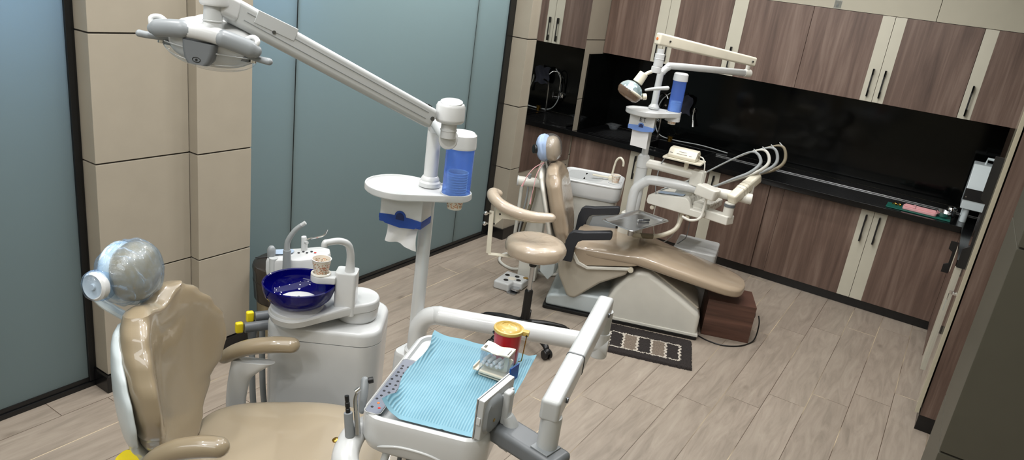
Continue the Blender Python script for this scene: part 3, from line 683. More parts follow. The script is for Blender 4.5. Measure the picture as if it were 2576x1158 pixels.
obj('plastic_bag', bag(B(), hc+V((-.016,0,-.004)), (.080,.099,.09), Mh, 3, .035), M['wrap'], nc, 'blue translucent plastic bag over the headrest')
kb = B().lathe([(0,0),(.034,0),(.04,.006),(.04,.022),(.034,.028),(.028,.024),(.010,.024),(.008,.03),(0,.03)], hc+V((-.055,-.085,-.012)), (-.35,-.94,.1), 24)
kn = obj('knob', kb, M['white'], nc, 'white adjusting knob')
obj('knob_bag', bag(B(), hc+V((-.06,-.085,-.014)), (.042,.036,.044), Mh, 8, .03), M['wrap'], nc, 'plastic bag over the knob')
obj('neck', B().tube([hc+V((-.085,0,-.02)), hc+V((-.11,0,-.10)), V((-.12,0,.98)), V((-.12,0,.85))], .018, 10, flat=.6), M['cool'], nc)
# seat and leg rest in one run
SEAT = [(-.04,.17,.59,.05),(-.01,.225,.61,.06),(.07,.265,.63,.068),(.22,.285,.645,.07),(.38,.285,.655,.07),(.55,.275,.635,.068),(.72,.255,.58,.062),(.9,.235,.505,.056),(1.05,.215,.47,.05),(1.13,.18,.455,.042),(1.17,.11,.447,.028)]
rings = []
for a, w_, z, th in SEAT:
    rg = []
    for k in range(44):
        q = 2*math.pi*k/44; ca, sa = math.cos(q), math.sin(q)
        y = w_*math.copysign(abs(ca)**.6, ca); zz = th*math.copysign(abs(sa)**.7, sa)
        dish = -.018*(1-(y/w_)**2) if sa > 0 else 0
        rg.append(V((a,y,z-th+zz+dish)))
    rings.append(rg)
def smooth_rings(rings, sub=4):
    out = []; n = len(rings)
    for i in range(n-1):
        g = lambda k: rings[max(0,min(n-1,k))]
        for s_ in range(sub):
            t = s_/sub
            out.append([.5*((2*b_)+(c-a)*t+(2*a-5*b_+4*c-d)*t*t+(3*b_-a-3*c+d)*t**3) for a,b_,c,d in zip(g(i-1),g(i),g(i+1),g(i+2))])
    return out+[rings[-1]]
obj('seat', B().loft(smooth_rings(rings)), M['tan_seat'], nc, 'tan seat and leg rest cushion')
# frame under the seat and column to the floor
obj('seat_frame', B().bb(-.1,.55,-.22,.22,.40,.50,.03,3), M['white'], nc)
obj('lift_column', B().bb(-.02,.36,-.13,.13,.09,.38,.03,3), M['white'], nc)
obj('base_plate', B().prism(rrect(-.3,.62,-.23,.23,.1), 0, .09, .02, 3), M['cool'], nc)
# link between seat and backrest, grey-blue bracket
obj('back_bracket', B().beam((-.11,-.02,.72),(-.065,-.02,.44),.12,.05,.015).beam((-.16,.03,.62),(-.05,.05,.45),.05,.09,.015), M['bluefoam'], nc, 'slate grey back bracket')
obj('hinge_cover', B().box((-.10,-.105,.52),(.07,.05,.12),.015,3), M['cool'], nc)
lv = obj('release_lever', B().prism(rrect(-.055,.055,-.028,.028,.02), 0, .022, .006, 2, Matrix.Translation((-.135,-.085,.578)) @ Matrix.Rotation(R(-20),4,'Z') @ Matrix.Rotation(R(12),4,'X')), M['byellow'], nc, 'bright yellow release lever with black marks')
mk = B()
for k in range(3): mk.box((-.11+.008*k,-.085+.01*k,.6015),(.003,.018,.002),0,rz=R(25-20*k))
obj('mark', mk, M['black'], lv, 'black marks')
# armrests: padded bar on a curved post, both tipped up at the front
def armrest(parent, sgn, rear, front, post_top_off=0):
    r0, f0 = V(rear), V(front); d = (f0-r0)
    pts = [r0, r0+d*.15+V((0,0,.014)), r0+d*.4+V((0,0,.022)), r0+d*.75+V((0,0,.014)), f0]
    pad = obj('armrest', B().tube(pts, .03, 20, 8, [.024,.028,.03,.031,.029], flat=.95, rnd=True), M['tan'], parent, 'tan padded armrest')
    x, y, z = rear
    rings = []
    for t_, (dx_, zz, wa, wb) in enumerate([(.10,z-.002,.075,.022),(.075,z-.035,.055,.024),(.055,z-.07,.04,.023),(.045,z-.12,.036,.022),(.04,z-.19,.034,.021),(.05,z-.26,.036,.022)]):
        rings.append(sring(20,(x+dx_,y,zz),(1,0,0),(0,1,0),wa,wb,.75))
    obj('armrest_post', B().loft(smooth_rings(rings,3)), M['white'], parent)
    obj('armrest_mount', B().box((x+.06,y-sgn*.03,z-.27),(.09,.09,.06),.015), M['white'], parent)
armrest(nc, 1, (-.015,.335,.722), (.215,.335,.797))
armrest(nc, -1, (.01,-.3,.765), (.19,-.3,.835))
# ---------------------------------------------------------------- near cuspidor with cobalt bowl
cu = thing('cuspidor', 'white cuspidor unit with cobalt blue glass bowl beside the near chair', 'cuspidor', (NCX,NCY,0), NCA)
rings = []
for z, g in ((.10,-.02),(.14,-.005),(.3,.0),(.55,.004),(.74,.006),(.757,.006)):
    rings.append([V((x,y,z)) for x,y in rrect(.09-g,.50+g,.44-g,.74+g,.075+g,8)])
obj('body', B().loft(rings), M['white'], cu)
rings = [[V((x,y,z)) for x,y in rrect(.088-g,.502+g,.438-g,.742+g,max(.03,.078+g),8)] for z, g in ((.760,.004),(.795,.004),(.806,.0),(.812,-.008),(.814,-.02))]
obj('top_cover', B().loft(rings), M['white'], cu)
obj('foot', B().prism(rrect(.11,.48,.46,.72,.07), 0, .10, .01), M['grey'], cu)
# swivel arm: disc at the pivot, boat shape running out under the bowl
pv, bc = (.395,.575), (.20,.475)
rings = []
def arm_outline(rp, rb): return hull2(circ(pv[0],pv[1],rp,36)+circ(bc[0],bc[1],rb,36))
def resample(poly, n):
    P = [V((x,y,0)) for x,y in poly]; P.append(P[0]); L_ = [0]
    for a, b_ in zip(P, P[1:]): L_.append(L_[-1]+(b_-a).length)
    out = []; j = 0
    for k in range(n):
        s = L_[-1]*k/n
        while L_[j+1] < s: j += 1
        t = (s-L_[j])/max(1e-9,L_[j+1]-L_[j]); out.append(P[j].lerp(P[j+1], t))
    return out
obj('pivot', B().lathe([(0,0),(.072,0),(.08,.012),(.082,.05),(0,.05)], (pv[0],pv[1],.815)), M['white'], cu)
rings = []
for rp, rb, zo in ((.078,.085,.0),(.084,.098,.006),(.084,.105,.03),(.080,.102,.037),(.074,.096,.040)):
    out = resample(arm_outline(rp, rb), 72)
    # the arm thins towards the bowl end and dips
    rings.append([V((p.x,p.y,.832+.03*max(0,min(1,((p.x-bc[0])/(pv[0]-bc[0]))))+zo)) for p in out])
obj('swivel_arm', B().loft(rings), M['white'], cu)
obj('bowl_collar', B().lathe([(0,0),(.10,0),(.098,.012),(.07,.035),(.066,.04),(0,.04)], (bc[0],bc[1],.868)), M['white'], cu)
bz = .893
bw = obj('bowl', B().lathe([(0,0),(.055,0),(.095,.012),(.118,.035),(.126,.06),(.128,.082),(.124,.0845),(.120,.081),(.118,.06),(.109,.038),(.088,.018),(.05,.008),(0,.008)], (bc[0],bc[1],bz), n=64), M['cobalt'], cu, 'cobalt blue glass spittoon bowl')
obj('drain', B().lathe([(0,0),(.03,0),(.03,.003),(.018,.005),(.006,.005),(.006,.014),(.003,.018),(0,.018)], (bc[0],bc[1],bz+.009)), M['chrome'], bw, 'chrome drain')
# block with cup ledge and swan-neck filler
bx = (.365,.505)
s = B(); rings = [[V((x,y,z)) for x,y in rrect(bx[0]-.04,bx[0]+.036,bx[1]-.032+sh,bx[1]+.04,.012)] for z, sh in ((.86,0),(.95,0),(1.02,0),(1.026,.004))]
obj('filler_block', s.loft(rings), M['white'], cu)
lg = B().prism(hull2(circ(.273,.488,.036,32)+[(.33,.46),(.33,.53)]), .985, 1.012, .005, 2)
lo = obj('cup_ledge', lg, M['white'], cu)
obj('cup_ring', B().tube([(.273+.031*math.cos(a),.488+.031*math.sin(a),1.014) for a in [2*math.pi*k/28 for k in range(28)]], .005, 8, 1, closed=True), M['warm'], lo)
obj('filler_spout', B().tube([(.372,.505,1.024),(.372,.505,1.06),(.371,.50,1.10),(.362,.49,1.135),(.335,.47,1.152),(.300,.445,1.152),(.292,.44,1.150),(.29,.438,1.138)], .011, 14, 8, [.019,.015,.0135,.0125,.012,.0115,.0115,.0115]), M['white'], cu, 'white swan-neck cup filler')
# suction valve bodies with yellow tips and grey hoses down the back
def valve(k, o):
    s = B().cyl((o[0]-.055,o[1]-.02,o[2]),(o[0]+.035,o[1]+.03,o[2]),.019,bev=.004).cyl((o[0]-.03,o[1]-.006,o[2]-.012),(o[0]-.03,o[1]-.006,o[2]-.055),.017,.014,bev=.003)
    v = obj('suction_valve', s, M['dgrey'], cu, 'slate grey suction valve')
    obj('valve_tip', B().box((o[0]-.07,o[1]-.028,o[2]+.004),(.028,.022,.042),.007,3,rz=R(30)), M['byellow'], v, 'yellow tip')
    obj('suction_hose', B().tube([(o[0]-.03,o[1]-.006,o[2]-.05),(o[0]-.028,o[1]-.005,o[2]-.2),(o[0]-.02,o[1],.40),(o[0]+.01,o[1]+.02,.15),(o[0]+.06,o[1]+.02,.12)], .0115, 12), M['hose'], cu, 'grey suction hose')
valve(0, (.06,.50,.765)); valve(1, (.075,.575,.775))
# paper cup prototype
def make_cup(loc, label, group=None, h=.058, r0=.024, r1=.034, filled=True):
    t = thing('paper_cup', label, 'cup', loc, 0, group)
    obj('wall', B().lathe([(0,.004),(r0-.001,.004),(r1-.0015,h),(r1,h),(r0,0),(0,0)][::-1], n=36), M['cup'], t)
    obj('rim', B().tube([(r1*math.cos(a),r1*math.sin(a),h) for a in [2*math.pi*k/36 for k in range(36)]], .0017, 8, 1, closed=True), M['paper'], t, 'white rolled rim')
    return t
cw = lambda a,b_,z: tuple((Matrix.Translation((NCX,NCY,0)) @ Matrix.Rotation(NCA,4,'Z')) @ V((a,b_,z)))
cup0 = make_cup(cw(.273,.488,1.0125), 'printed paper cup standing on the ledge over the cobalt bowl')
# assistant's console behind the bowl
aw = (-2.055,1.885,0)
ac = thing('assistant_console', 'white kidney-shaped assistant console with keypad behind the cobalt bowl', 'console', aw, R(38))
pl = [(-.115,-.055),(-.09,-.075),(.02,-.078),(.10,-.05),(.125,0),(.115,.05),(.08,.07),(-.06,.045),(-.11,.0)]
pl2 = resample(pl, 60)
rings = []
for z, k in ((.885,.9),(.89,.97),(.91,1.0),(.948,1.0),(.957,.97),(.96,.9)):
    rings.append([V((p.x*k,p.y*k,z+.10*p.x)) for p in pl2])
obj('shell', B().loft(rings), M['white'], ac)
kp = obj('keypad', B().prism([(p.x*.42+.03,p.y*.5-.005) for p in resample(hull2(circ(-.05,0,.05)+circ(.06,.01,.05)),40)], .9605, .9625, 0, 2, Matrix.Rotation(R(-5.7),4,'Y')), M['pcb'], ac, 'pale blue keypad')
for k in range(5): obj('key', B().lathe([(0,0),(.005,0),(.005,.0015),(0,.0015)], (.0+.016*k,.006*((k%2)*2-1),.9625+.1*(.0+.016*k)), n=12), M['ledred'] if k == 4 else M['keymark'], kp)
obj('holder_slot', B().cyl((-.085,-.06,.87),(-.085,-.06,.955),.017).cyl((-.03,-.07,.87),(-.03,-.07,.958),.017), M['lgrey'], ac)
obj('support_arm', B().beam((.0,.0,.875),(.25,-.12,.83),.06,.035,.01).cyl((.25,-.12,.80),(.25,-.12,.85),.035,bev=.004), M['white'], ac)
def tool(name, label, cat, parts):
    first = parts[0][1]
    t = thing(name, label, cat, first)
    for pn, p0, fnb, mat in parts: obj(pn, fnb(W(t)), mat, t)
    return t
a3 = lambda x,y,z: tuple((Matrix.Translation(aw) @ Matrix.Rotation(R(38),4,'Z')) @ V((x,y,z)))
tool('suction_tip', 'tall grey curved suction handpiece on the assistant console', 'suction tool', [
  ('handle', a3(-.03,-.09,.89), lambda s: s.cyl(a3(-.03,-.088,.86),a3(-.03,-.088,1.005),.016,.015,bev=.003), M['grey']),
  ('curved_tube', None, lambda s: s.tube([a3(-.03,-.088,1.0),a3(-.028,-.088,1.04),a3(-.005,-.088,1.085),a3(.02,-.086,1.11)], .0105, 12, 8, [.012,.0105,.0095,.009]), M['hose']),
  ('mouth', None, lambda s: s.tube([a3(.018,-.086,1.108),a3(.034,-.086,1.122)], .008, 10, 1), M['lgrey'])])
tool('saliva_ejector', 'short grey rounded suction handle at the left end of the assistant console', 'suction tool', [
  ('handle', a3(-.098,-.045,.93), lambda s: s.lathe([(0,0),(.014,0),(.016,.03),(.0165,.045),(.012,.055),(.008,.06),(0,.062)], a3(-.098,-.04,.935)), M['grey'])])
tool('air_water_syringe', 'white air water syringe with thin bent chrome tip on the assistant console', 'syringe', [
  ('body', a3(.02,.02,.96), lambda s: s.tube([a3(.015,.03,.955),a3(.015,.03,.99),a3(.012,.028,1.02)], .012, 12, 6, [.012,.013,.010]), M['white']),
  ('button', None, lambda s: s.cyl(a3(.02,.02,1.0),a3(.03,.008,1.003),.006), M['lgrey']),
  ('tip', None, lambda s: s.tube([a3(.015,.025,1.008),a3(.075,.02,1.028),a3(.095,.02,1.04),a3(.105,.02,1.062)], .003, 8), M['chrome'])])
# waste bin by the wall behind the column
tb = thing('waste_bin', 'wood-look waste bin with dark brown lid between column and cuspidor', 'bin', (-2.90,2.56,0))
obj('body', B().lathe([(0,0),(.125,0),(.135,.02),(.15,.36),(0,.36)], n=40), M['binbody'], tb, 'wood-look body')
obj('rim', B().lathe([(.153,.34),(.158,.35),(.164,.37),(.168,.43),(.16,.435),(.15,.43)], n=40), M['bincol'], tb)
obj('bag', B().lathe([(.151,.25),(.158,.262),(.160,.31),(.166,.37),(.163,.371),(.154,.30),(.149,.25)], n=40), M['bincol'], tb, 'dark bag folded over the rim')
obj('lid', B().lathe([(.168,.428),(.170,.44),(.165,.458),(.14,.474),(.07,.484),(0,.486)], n=40), M['bincol'], tb, 'dark brown lid')
obj('lid_seam', B().tube([(-.12,-.10,.476),(-.05,-.03,.486),(.0,.03,.488),(.08,.10,.482)], .0025, 6), M['black'], tb)
obj('hinge', B().bb(-.02,.03,.14,.175,.45,.475,.006), M['black'], tb)
# ---------------------------------------------------------------- near lamp post with tray, tissue box, cup tube, arm and lamp head
PX, PY = -1.44, 1.885
lp = thing('dental_lamp', 'near white lamp post with oval tray, blue cup tube, long arm and grey lamp head', 'dental lamp', (PX,PY,0))
obj('pole', W(lp).tube([(PX,PY,.78),(PX,PY,1.56),(PX+.004,PY-.006,1.605),(PX+.025,PY-.035,1.637),(PX+.06,PY-.075,1.645),(-1.20,1.64,1.645)], .0235, 24, 8), M['white'], lp)
obj('pole_end', W(lp).cyl((-1.215,1.66,1.645),(-1.19,1.622,1.645),.027,bev=.006), M['white'], lp, 'pole end cap')
obj('collar', W(lp).lathe([(.0235,0),(.036,0),(.036,.014),(.031,.02),(.031,.026),(.026,.034),(.0235,.036)], (PX,PY,1.403)), M['white'], lp)
td, cp = (-1.497,1.803), (-1.338,1.898)
ol = resample(hull2(circ(td[0],td[1],.118,60)+circ(cp[0],cp[1],.054,30)+circ(PX,PY,.040,24)), 96)
cen = sum(ol, V())/len(ol)
def ring_at(ol, cen, inset, z): return [V((p.x,p.y,0))-((p-cen).normalized()*inset)+V((0,0,z)) for p in ol]
tr = obj('tray', W(lp).loft([ring_at(ol,cen,.004,1.384),ring_at(ol,cen,0,1.388),ring_at(ol,cen,0,1.404),ring_at(ol,cen,.0015,1.407),ring_at(ol,cen,.005,1.407),ring_at(ol,cen,.007,1.401),ring_at(ol,cen,.02,1.400)]), M['white'], lp, 'white oval tray')
# tissue box slung under the tray
def tissue_box(root, c, rz, ztop, hgt, body_mat, blue_mat, size=(.15,.085), text=False):
    Mx = Matrix.Translation((c[0],c[1],0)) @ Matrix.Rotation(rz,4,'Z'); hx, hy = size[0]/2, size[1]/2
    def TB(): b = B(INV[root.name] @ Mx); return b
    body = obj('tissue_box', TB().bb(-hx,hx,-hy,hy,ztop-hgt*.66,ztop,.004), body_mat, root, 'tissue box under the tray')
    g = .0015; zb = ztop-hgt*.66; n0 = .020
    fr_ = [(-hx-g,zb-.004),(-hx-g,zb+.012),(-n0-.012,zb+.016)]+[(n0*math.cos(R(180-180*k/10))*1.0, zb+.016+n0*.95*math.sin(R(180*k/10))) for k in range(11)]+[(n0+.012,zb+.016),(hx+g,zb+.012),(hx+g,zb-.004),(hx*.7,zb-.018),(0,zb-.024),(-hx*.7,zb-.018)]
    sk = TB().bb(-hx-g,hx+g,-hy-g,hy+g,zb-.016,zb+.012,.004)
    sk.prism(fr_, 0, .004, .0006, 1, Matrix.Translation((0,-hy-g-.001,0)) @ Matrix(((1,0,0,0),(0,0,1,0),(0,1,0,0),(0,0,0,1))))
    obj('blue_skirt', sk, blue_mat, body, 'blue lower cover')
    obj('pull_slot', TB().prism([(-n0*.72,zb+.004),(n0*.72,zb+.004)]+[(n0*.72*math.cos(R(180*k/8)), zb+.014+n0*.66*math.sin(R(180*k/8))) for k in range(9)], 0, .0012, 0, 1, Matrix.Translation((0,-hy-g-.0026,0)) @ Matrix(((1,0,0,0),(0,0,1,0),(0,1,0,0),(0,0,0,1)))), M['slot'], body)
    def sheet(u, v):
        x = (-.06+.118*u)*(1-.05*math.sin(v*3)); y = -hy*.35+.006*math.sin(u*9+v*4)+.008*v*math.sin(u*5)
        return V((x, y, zb-.012-(.078+.012*u+.002*math.sin(u*14))*v))
    return body, TB().grid(sheet, 24, 16, .0012)
body, sh = tissue_box(lp, (-1.475,1.815), R(16), 1.384, .138, M['white'], M['blue'])
ts = obj('tissue', sh, M['paper'], body, 'white tissue hanging out')
# cup dispenser tube
def cup_tube(root, c, z0, z1, r, tube_mat, cupfit, zcup, lab):
    cd = obj('cup_dispenser', W(root).lathe([(r-.001,z0),(r,z0),(r,z1-.045),(r-.001,z1-.045)], (c[0],c[1],0), n=40), tube_mat, root, 'blue see-through cup tube')
    obj('dispenser_cap', W(root).lathe([(0,z1-.052),(r+.003,z1-.052),(r+.004,z1-.045),(r+.002,z1-.008),(r-.006,z1),(r-.03,z1+.001),(0,z1+.001)], (c[0],c[1],0), n=40), M['white'], cd, 'white cap')
    obj('dispenser_ring', W(root).lathe([(r+.001,z0-.004),(r+.006,z0-.004),(r+.006,z0+.008),(r+.001,z0+.008)], (c[0],c[1],0), n=40), M['white'], cd, 'white base ring')
    return cd
cup_tube(lp, cp, 1.395, 1.61, .047, M['bluetube'], 9, 1.36, '')
for k in range(9):
    z = 1.348+.0085*k
    lb = 'printed paper cup at the bottom of the near blue tube, poking out below the tray' if k == 0 else 'paper cup nested in the stack inside the near blue tube'
    c_ = dup(cup0, (cp[0],cp[1],z), lb); c_['group'] = 'paper cups in the near blue tube' if k else ''
    if not k: del c_['group']
# knuckle stack and arm
KX, KY = -1.19, 1.62
obj('knuckle', W(lp).lathe([(0,.0),(.022,0),(.022,.02),(.0235,.02),(.0235,.024),(.022,.024),(.022,.04),(.036,.044),(.041,.05),(.0415,.055),(.041,.088),(.037,.096),(.030,.0985),(.0,.099)], (KX,KY,1.655)), M['white'], lp, 'round arm knuckle')
obj('knuckle_cap', W(lp).lathe([(0,.0),(.031,0),(.031,.003),(.028,.004),(0,.004)], (KX+.004,KY-.004,1.7545), (.08,-.16,1)), M['lgrey'], lp, 'grey knuckle cap')
A0, A1 = V((-1.222,1.562,1.712)), V((-1.385,1.06,1.953))
am = obj('lamp_arm', W(lp).beam(A0, A1, .046, .056, .012, 4, ext=.012), M['lgrey'], lp, 'long grey-white sprung arm')
dA = (A1-A0).normalized(); sA = dA.cross(V((0,0,1))).normalized(); uA = sA.cross(dA)
side = sA if sA.dot(V((0,0,0))-A0) > 0 else -sA
gl_ = W(lp)
for q in (-.008,.010): gl_.beam(A0+side*.0232+uA*q+dA*.02, A1+side*.0232+uA*q-dA*.02, .0016,.0012)
obj('groove', gl_, M['grey'], am)
obj('pin', W(lp).cyl(A0+dA*.0+side*.02, A0+side*.026, .006).cyl(A1-dA*.09+side*.02, A1-dA*.09+side*.0255,.004), M['dsteel'], am)
obj('clip', W(lp).beam(A0+dA*.012+uA*.028, A0+dA*.026+uA*.028, .03,.004), M['black'], am)
obj('cover_plate', W(lp).beam(A1-dA*.04+uA*.012+side*.0225, A1-dA*.14+uA*.018+side*.0225, .004,.03,.002), M['lgrey'], am)
# lamp head at the arm's far end, wide axis along the view's right
LC = V((-1.43,1.04,1.868)); LR = R(33)
LX = V((math.cos(LR),math.sin(LR),0)); LY = V((-math.sin(LR),math.cos(LR),0)); LZ = V((0,0,1))
tl_ = R(5); LX2 = (LX*math.cos(tl_)-LZ*math.sin(tl_)); LZ2 = (LZ*math.cos(tl_)+LX*math.sin(tl_))
LM = Matrix(((LX2.x,LY.x,LZ2.x,LC.x),(LX2.y,LY.y,LZ2.y,LC.y),(LX2.z,LY.z,LZ2.z,LC.z),(0,0,0,1))) @ Matrix.Scale(.84,4)
def H(): return B(INV[lp.name] @ LM)
obj('arm_end', W(lp).cyl((-1.378,1.008,1.99),(-1.378,1.008,1.962),.030,bev=.006).beam((-1.378,1.008,1.972),A1,.05,.05,.012,3), M['white'], lp)
obj('yoke', W(lp).cyl((-1.376,1.004,1.968),(-1.376,1.002,1.918),.0185,.0195,bev=.001).lathe([(.0192,0),(.0205,.001),(.0205,.003),(.0192,.004)], (-1.376,1.0025,1.93)).tube([(-1.376,1.002,1.922),(-1.379,.994,1.908),(-1.383,.984,1.896)], .02, 20, 6, [.0195,.0215,.016]), M['lgrey'], lp, 'pale yoke')
hd = obj('lamp_head', H().ell((0,.01,.012),(.115,.085,.062), nu=36, nv=20, e=.9).ell((-.02,.02,.045),(.05,.05,.034)), M['white'], lp, 'white lamp housing')
# front band with grey grips, curved down to both sides
def band(t): return V((-.128+.256*t, -.06-.03*math.sin(math.pi*t), .026+.022*math.sin(math.pi*t)-.035*t*0))
obj('front_band', H().tube([band(k/14) for k in range(15)], .016, 16, 2, [.011]+[.017]*13+[.010], flat=1.25), M['white'], hd)
for sgn, rng in ((-1,(0,.40)),(1,(.66,1.02))):
    obj('grip', H().tube([band(rng[0]+(rng[1]-rng[0])*k/8)+V((0,-.004,0)) for k in range(9)], .018, 16, 2, [.012]+[.0185]*7+[.014], flat=1.2, rnd=True), M['grey'], hd, 'grey grip')
    obj('side_handle', H().tube([(sgn*.10,-.03,.006),(sgn*.135,-.045,.004),(sgn*.165,-.05,.004)], .0085, 12, 4, [.0095,.0085,.0095], rnd=True), M['grey'], hd, 'grey side handle')
    obj('hook', H().tube([(sgn*.128,-.065,.03),(sgn*.134,-.06,.05),(sgn*.118,-.05,.056),(sgn*.10,-.045,.045)], .007, 10, 5, rnd=True), M['white'], hd)
    obj('hinge', H().cyl((sgn*.118,-.03,-.012),(sgn*.118,-.03,.012),.009,bev=.002), M['chrome'], hd)
s = H(); rings = []
for z, a, d in ((.022,.042,.022),(.0,.040,.024),(-.022,.034,.022),(-.034,.026,.016)):
    rings.append([V((x,y,z)) for x,y in rrect(-a,a,-.098,-.098+2*d,.012)])
ib = obj('sensor_block', s.loft(rings), M['dgrey'], hd, 'dark grey centre block')
obj('sensor_mark', H().tube([(.010*math.cos(R(20*k)),-.0985,-.022+.006*math.sin(R(20*k))) for k in range(18)], .0008, 6, 1, closed=True).cyl((0,-.0975,-.022),(0,-.0995,-.022),.0028), M['black'], ib, 'small ring symbol')
obj('led_bar', H().bb(-.11,.11,-.04,-.012,-.012,.0,.002), M['dgrey'], hd, 'dark led strip')
# clear bowl-shaped shield
def shield(u, v):
    x = -.122+.244*u; e = math.sqrt(max(0,1-(x/.1225)**2)); ph = -math.pi*.02+math.pi*.62*v
    return V((x, -.082*e*math.cos(ph)*1.0, -.004-.055*e*math.sin(ph)))
sd = obj('shield', H().grid(shield, 36, 18), M['clear'], hd, 'clear lamp shield')
obj('shield_rim', H().tube([shield(k/30,0)+V((0,-.001,0)) for k in range(31)], .0018, 8, 1).tube([shield(k/30,.3)+V((0,-.001,-.001)) for k in range(31)], .0009, 6, 1), M['lgrey'], sd)

# ---------------------------------------------------------------- near delivery unit: post box, bent pipe, beam, console
du = thing('delivery_unit', 'near dental delivery unit with bent pipe arm and white instrument console', 'delivery unit', (-1.43,1.89,0))
KC, KA = (-1.03,1.58,0), R(20)
KM = Matrix.Translation(KC) @ Matrix.Rotation(KA,4,'Z')
def K(): return B(INV[du.name] @ KM)
rings = [[V((x-1.43,y+1.895,z)) for x,y in rrect(-.07-g,.07+g,-.065-g,.065+g,.03)] for z, g in ((.0,.03),(.06,.02),(.5,.006),(.755,0),(.768,-.004),(.772,-.012))]
obj('post_box', W(du).loft(rings), M['white'], du)
bp = W(du); bp.lathe([(.033,0),(.042,0),(.042,.018),(.036,.024),(.033,.024)], (-1.42,1.872,.772)); obj('collar', bp, M['white'], du)
E1 = V((-.835,2.135,.945))
pd = V((math.cos(R(16.6)),math.sin(R(16.6)),0)); pb = V((-1.42,1.872,.0))
obj('pipe_arm', W(du).tube([pb+V((0,0,.77)),pb+V((0,0,.85)),pb+V((0,0,.885))+pd*.005,pb+V((0,0,.925))+pd*.03,pb+V((0,0,.945))+pd*.075,pb+V((0,0,.948))+pd*.13,E1], .033, 28, 8), M['white'], du, 'thick bent white pipe')
obj('pipe_end', W(du).tube([E1+V((-.03,-.01,0)),E1+V((.03,.012,0))], .034, 24, 1).cyl(E1+V((.005,0,-.045)),E1+V((.005,0,.05)),.031,bev=.006), M['white'], du)
S0, S1 = V((-.826,2.10,1.10)), V((-.668,1.475,1.085))
bm_ = obj('beam', W(du).cyl(E1+V((.005,0,.04)),E1+V((.005,0,.13)),.026).beam(S0, S1, .052, .064, .011, 4, ext=.03), M['lgrey'], du, 'boxy counterbalance beam')
dS = (S1-S0).normalized()
obj('strap', W(du).beam(S0+dS*.40, S0+dS*.418, .055,.067,.012), M['dgrey'], bm_, 'dark strap')
for q in (.05,.60): obj('pin', W(du).cyl(S0+dS*q+V((.022,.006,0)),S0+dS*q+V((.031,.008,0)),.008,bev=.002), M['dsteel'], bm_)
obj('knuckle', W(du).cyl((-.664,1.475,.955),(-.664,1.475,1.06),.028,bev=.004), M['lgrey'], du)
P0_, P1_ = V((-.60,1.445,.945)), V((-.80,1.47,.945))
fa = W(du); fa.beam((-.605,1.458,.94),(-.84,1.49,.94),.085,.052,.014,3); obj('flat_arm', fa, M['dgrey'], du, 'flat grey arm')
obj('arm_plate', W(du).beam((-.635,1.462,.968),(-.69,1.47,.968),.06,.004,.001), M['grey'], du)
obj('side_bar', W(du).beam((-1.40,1.878,.79),(-1.27,1.915,.79),.034,.03,.006).cyl((-1.375,1.868,.79),(-1.37,1.855,.79),.008), M['white'], du)
# console shell: shallow tray with rounded rim, bellied front apron
def kring(ix0, ix1, iy0, iy1, r, z, sag=0): return [V((x,y,z - sag*max(0,(-y-.1)/.16)*(max(0,1-(x/.16)**2)) )) for x,y in rrect(ix0,ix1,iy0,iy1,r,8)]
rings = [kring(-.13,.15,-.215,.235,.05,.822),kring(-.158,.162,-.240,.25,.06,.826),kring(-.172,.170,-.256,.260,.065,.842),kring(-.180,.175,-.264,.264,.065,.872),kring(-.180,.175,-.264,.264,.065,.925),kring(-.176,.172,-.260,.262,.062,.942),kring(-.168,.166,-.252,.256,.056,.948),kring(-.162,.16,-.246,.25,.05,.945),kring(-.158,.157,-.242,.246,.048,.934),kring(-.14,.14,-.22,.225,.04,.930)]
sh = obj('console_shell', B(INV[du.name] @ KM @ Matrix.Translation((-.024,0,0)) @ Matrix.Scale(1.02,4,(1,0,0))).loft(rings), M['white'], du, 'white console shell')
ar = [(-.118,-.2615,.858),(-.10,-.2635,.866),(-.05,-.264,.877),(.02,-.264,.876),(.07,-.2625,.864),(.11,-.259,.848)]
obj('apron_ridge', B(INV[du.name] @ KM @ Matrix.Translation((-.024,0,0))).tube(ar, .0042, 10, 6, [.001,.0042,.0042,.0042,.0042,.001]), M['white'], sh)
kp = obj('keypad', B(INV[du.name] @ KM @ Matrix.Translation((-.021,0,0))).prism(rrect(-.172,-.128,-.245,.06,.012), .9475, .950, .0008, 1), M['keypad'], sh, 'grey keypad with marks')
rnd = random.Random(5)
for k in range(12):
    y = -.222+.022*k
    mt = M['orange'] if k == 1 else (M['ledred'] if k == 0 else M['keymark'])
    for x in ((-.160,-.141) if k != 1 else (-.152,)):
        if k == 0 and x < -.15: mt2 = M['keymark']
        else: mt2 = mt
        obj('key', B(INV[du.name] @ KM @ Matrix.Translation((-.021,0,0))).lathe([(0,0),(.0042,0),(.0036,.0012),(0,.0012)], (x+rnd.uniform(-.003,.003),y+rnd.uniform(-.004,.004),.9500), n=12), mt2, kp)
obj('keypad_frame', B(INV[du.name] @ KM @ Matrix.Translation((-.021,0,0))).tube([(x,y,.9495) for x,y in rrect(-.1745,-.1255,-.248,.063,.014)], .0012, 6, 1, closed=True), M['lgrey'], sh)
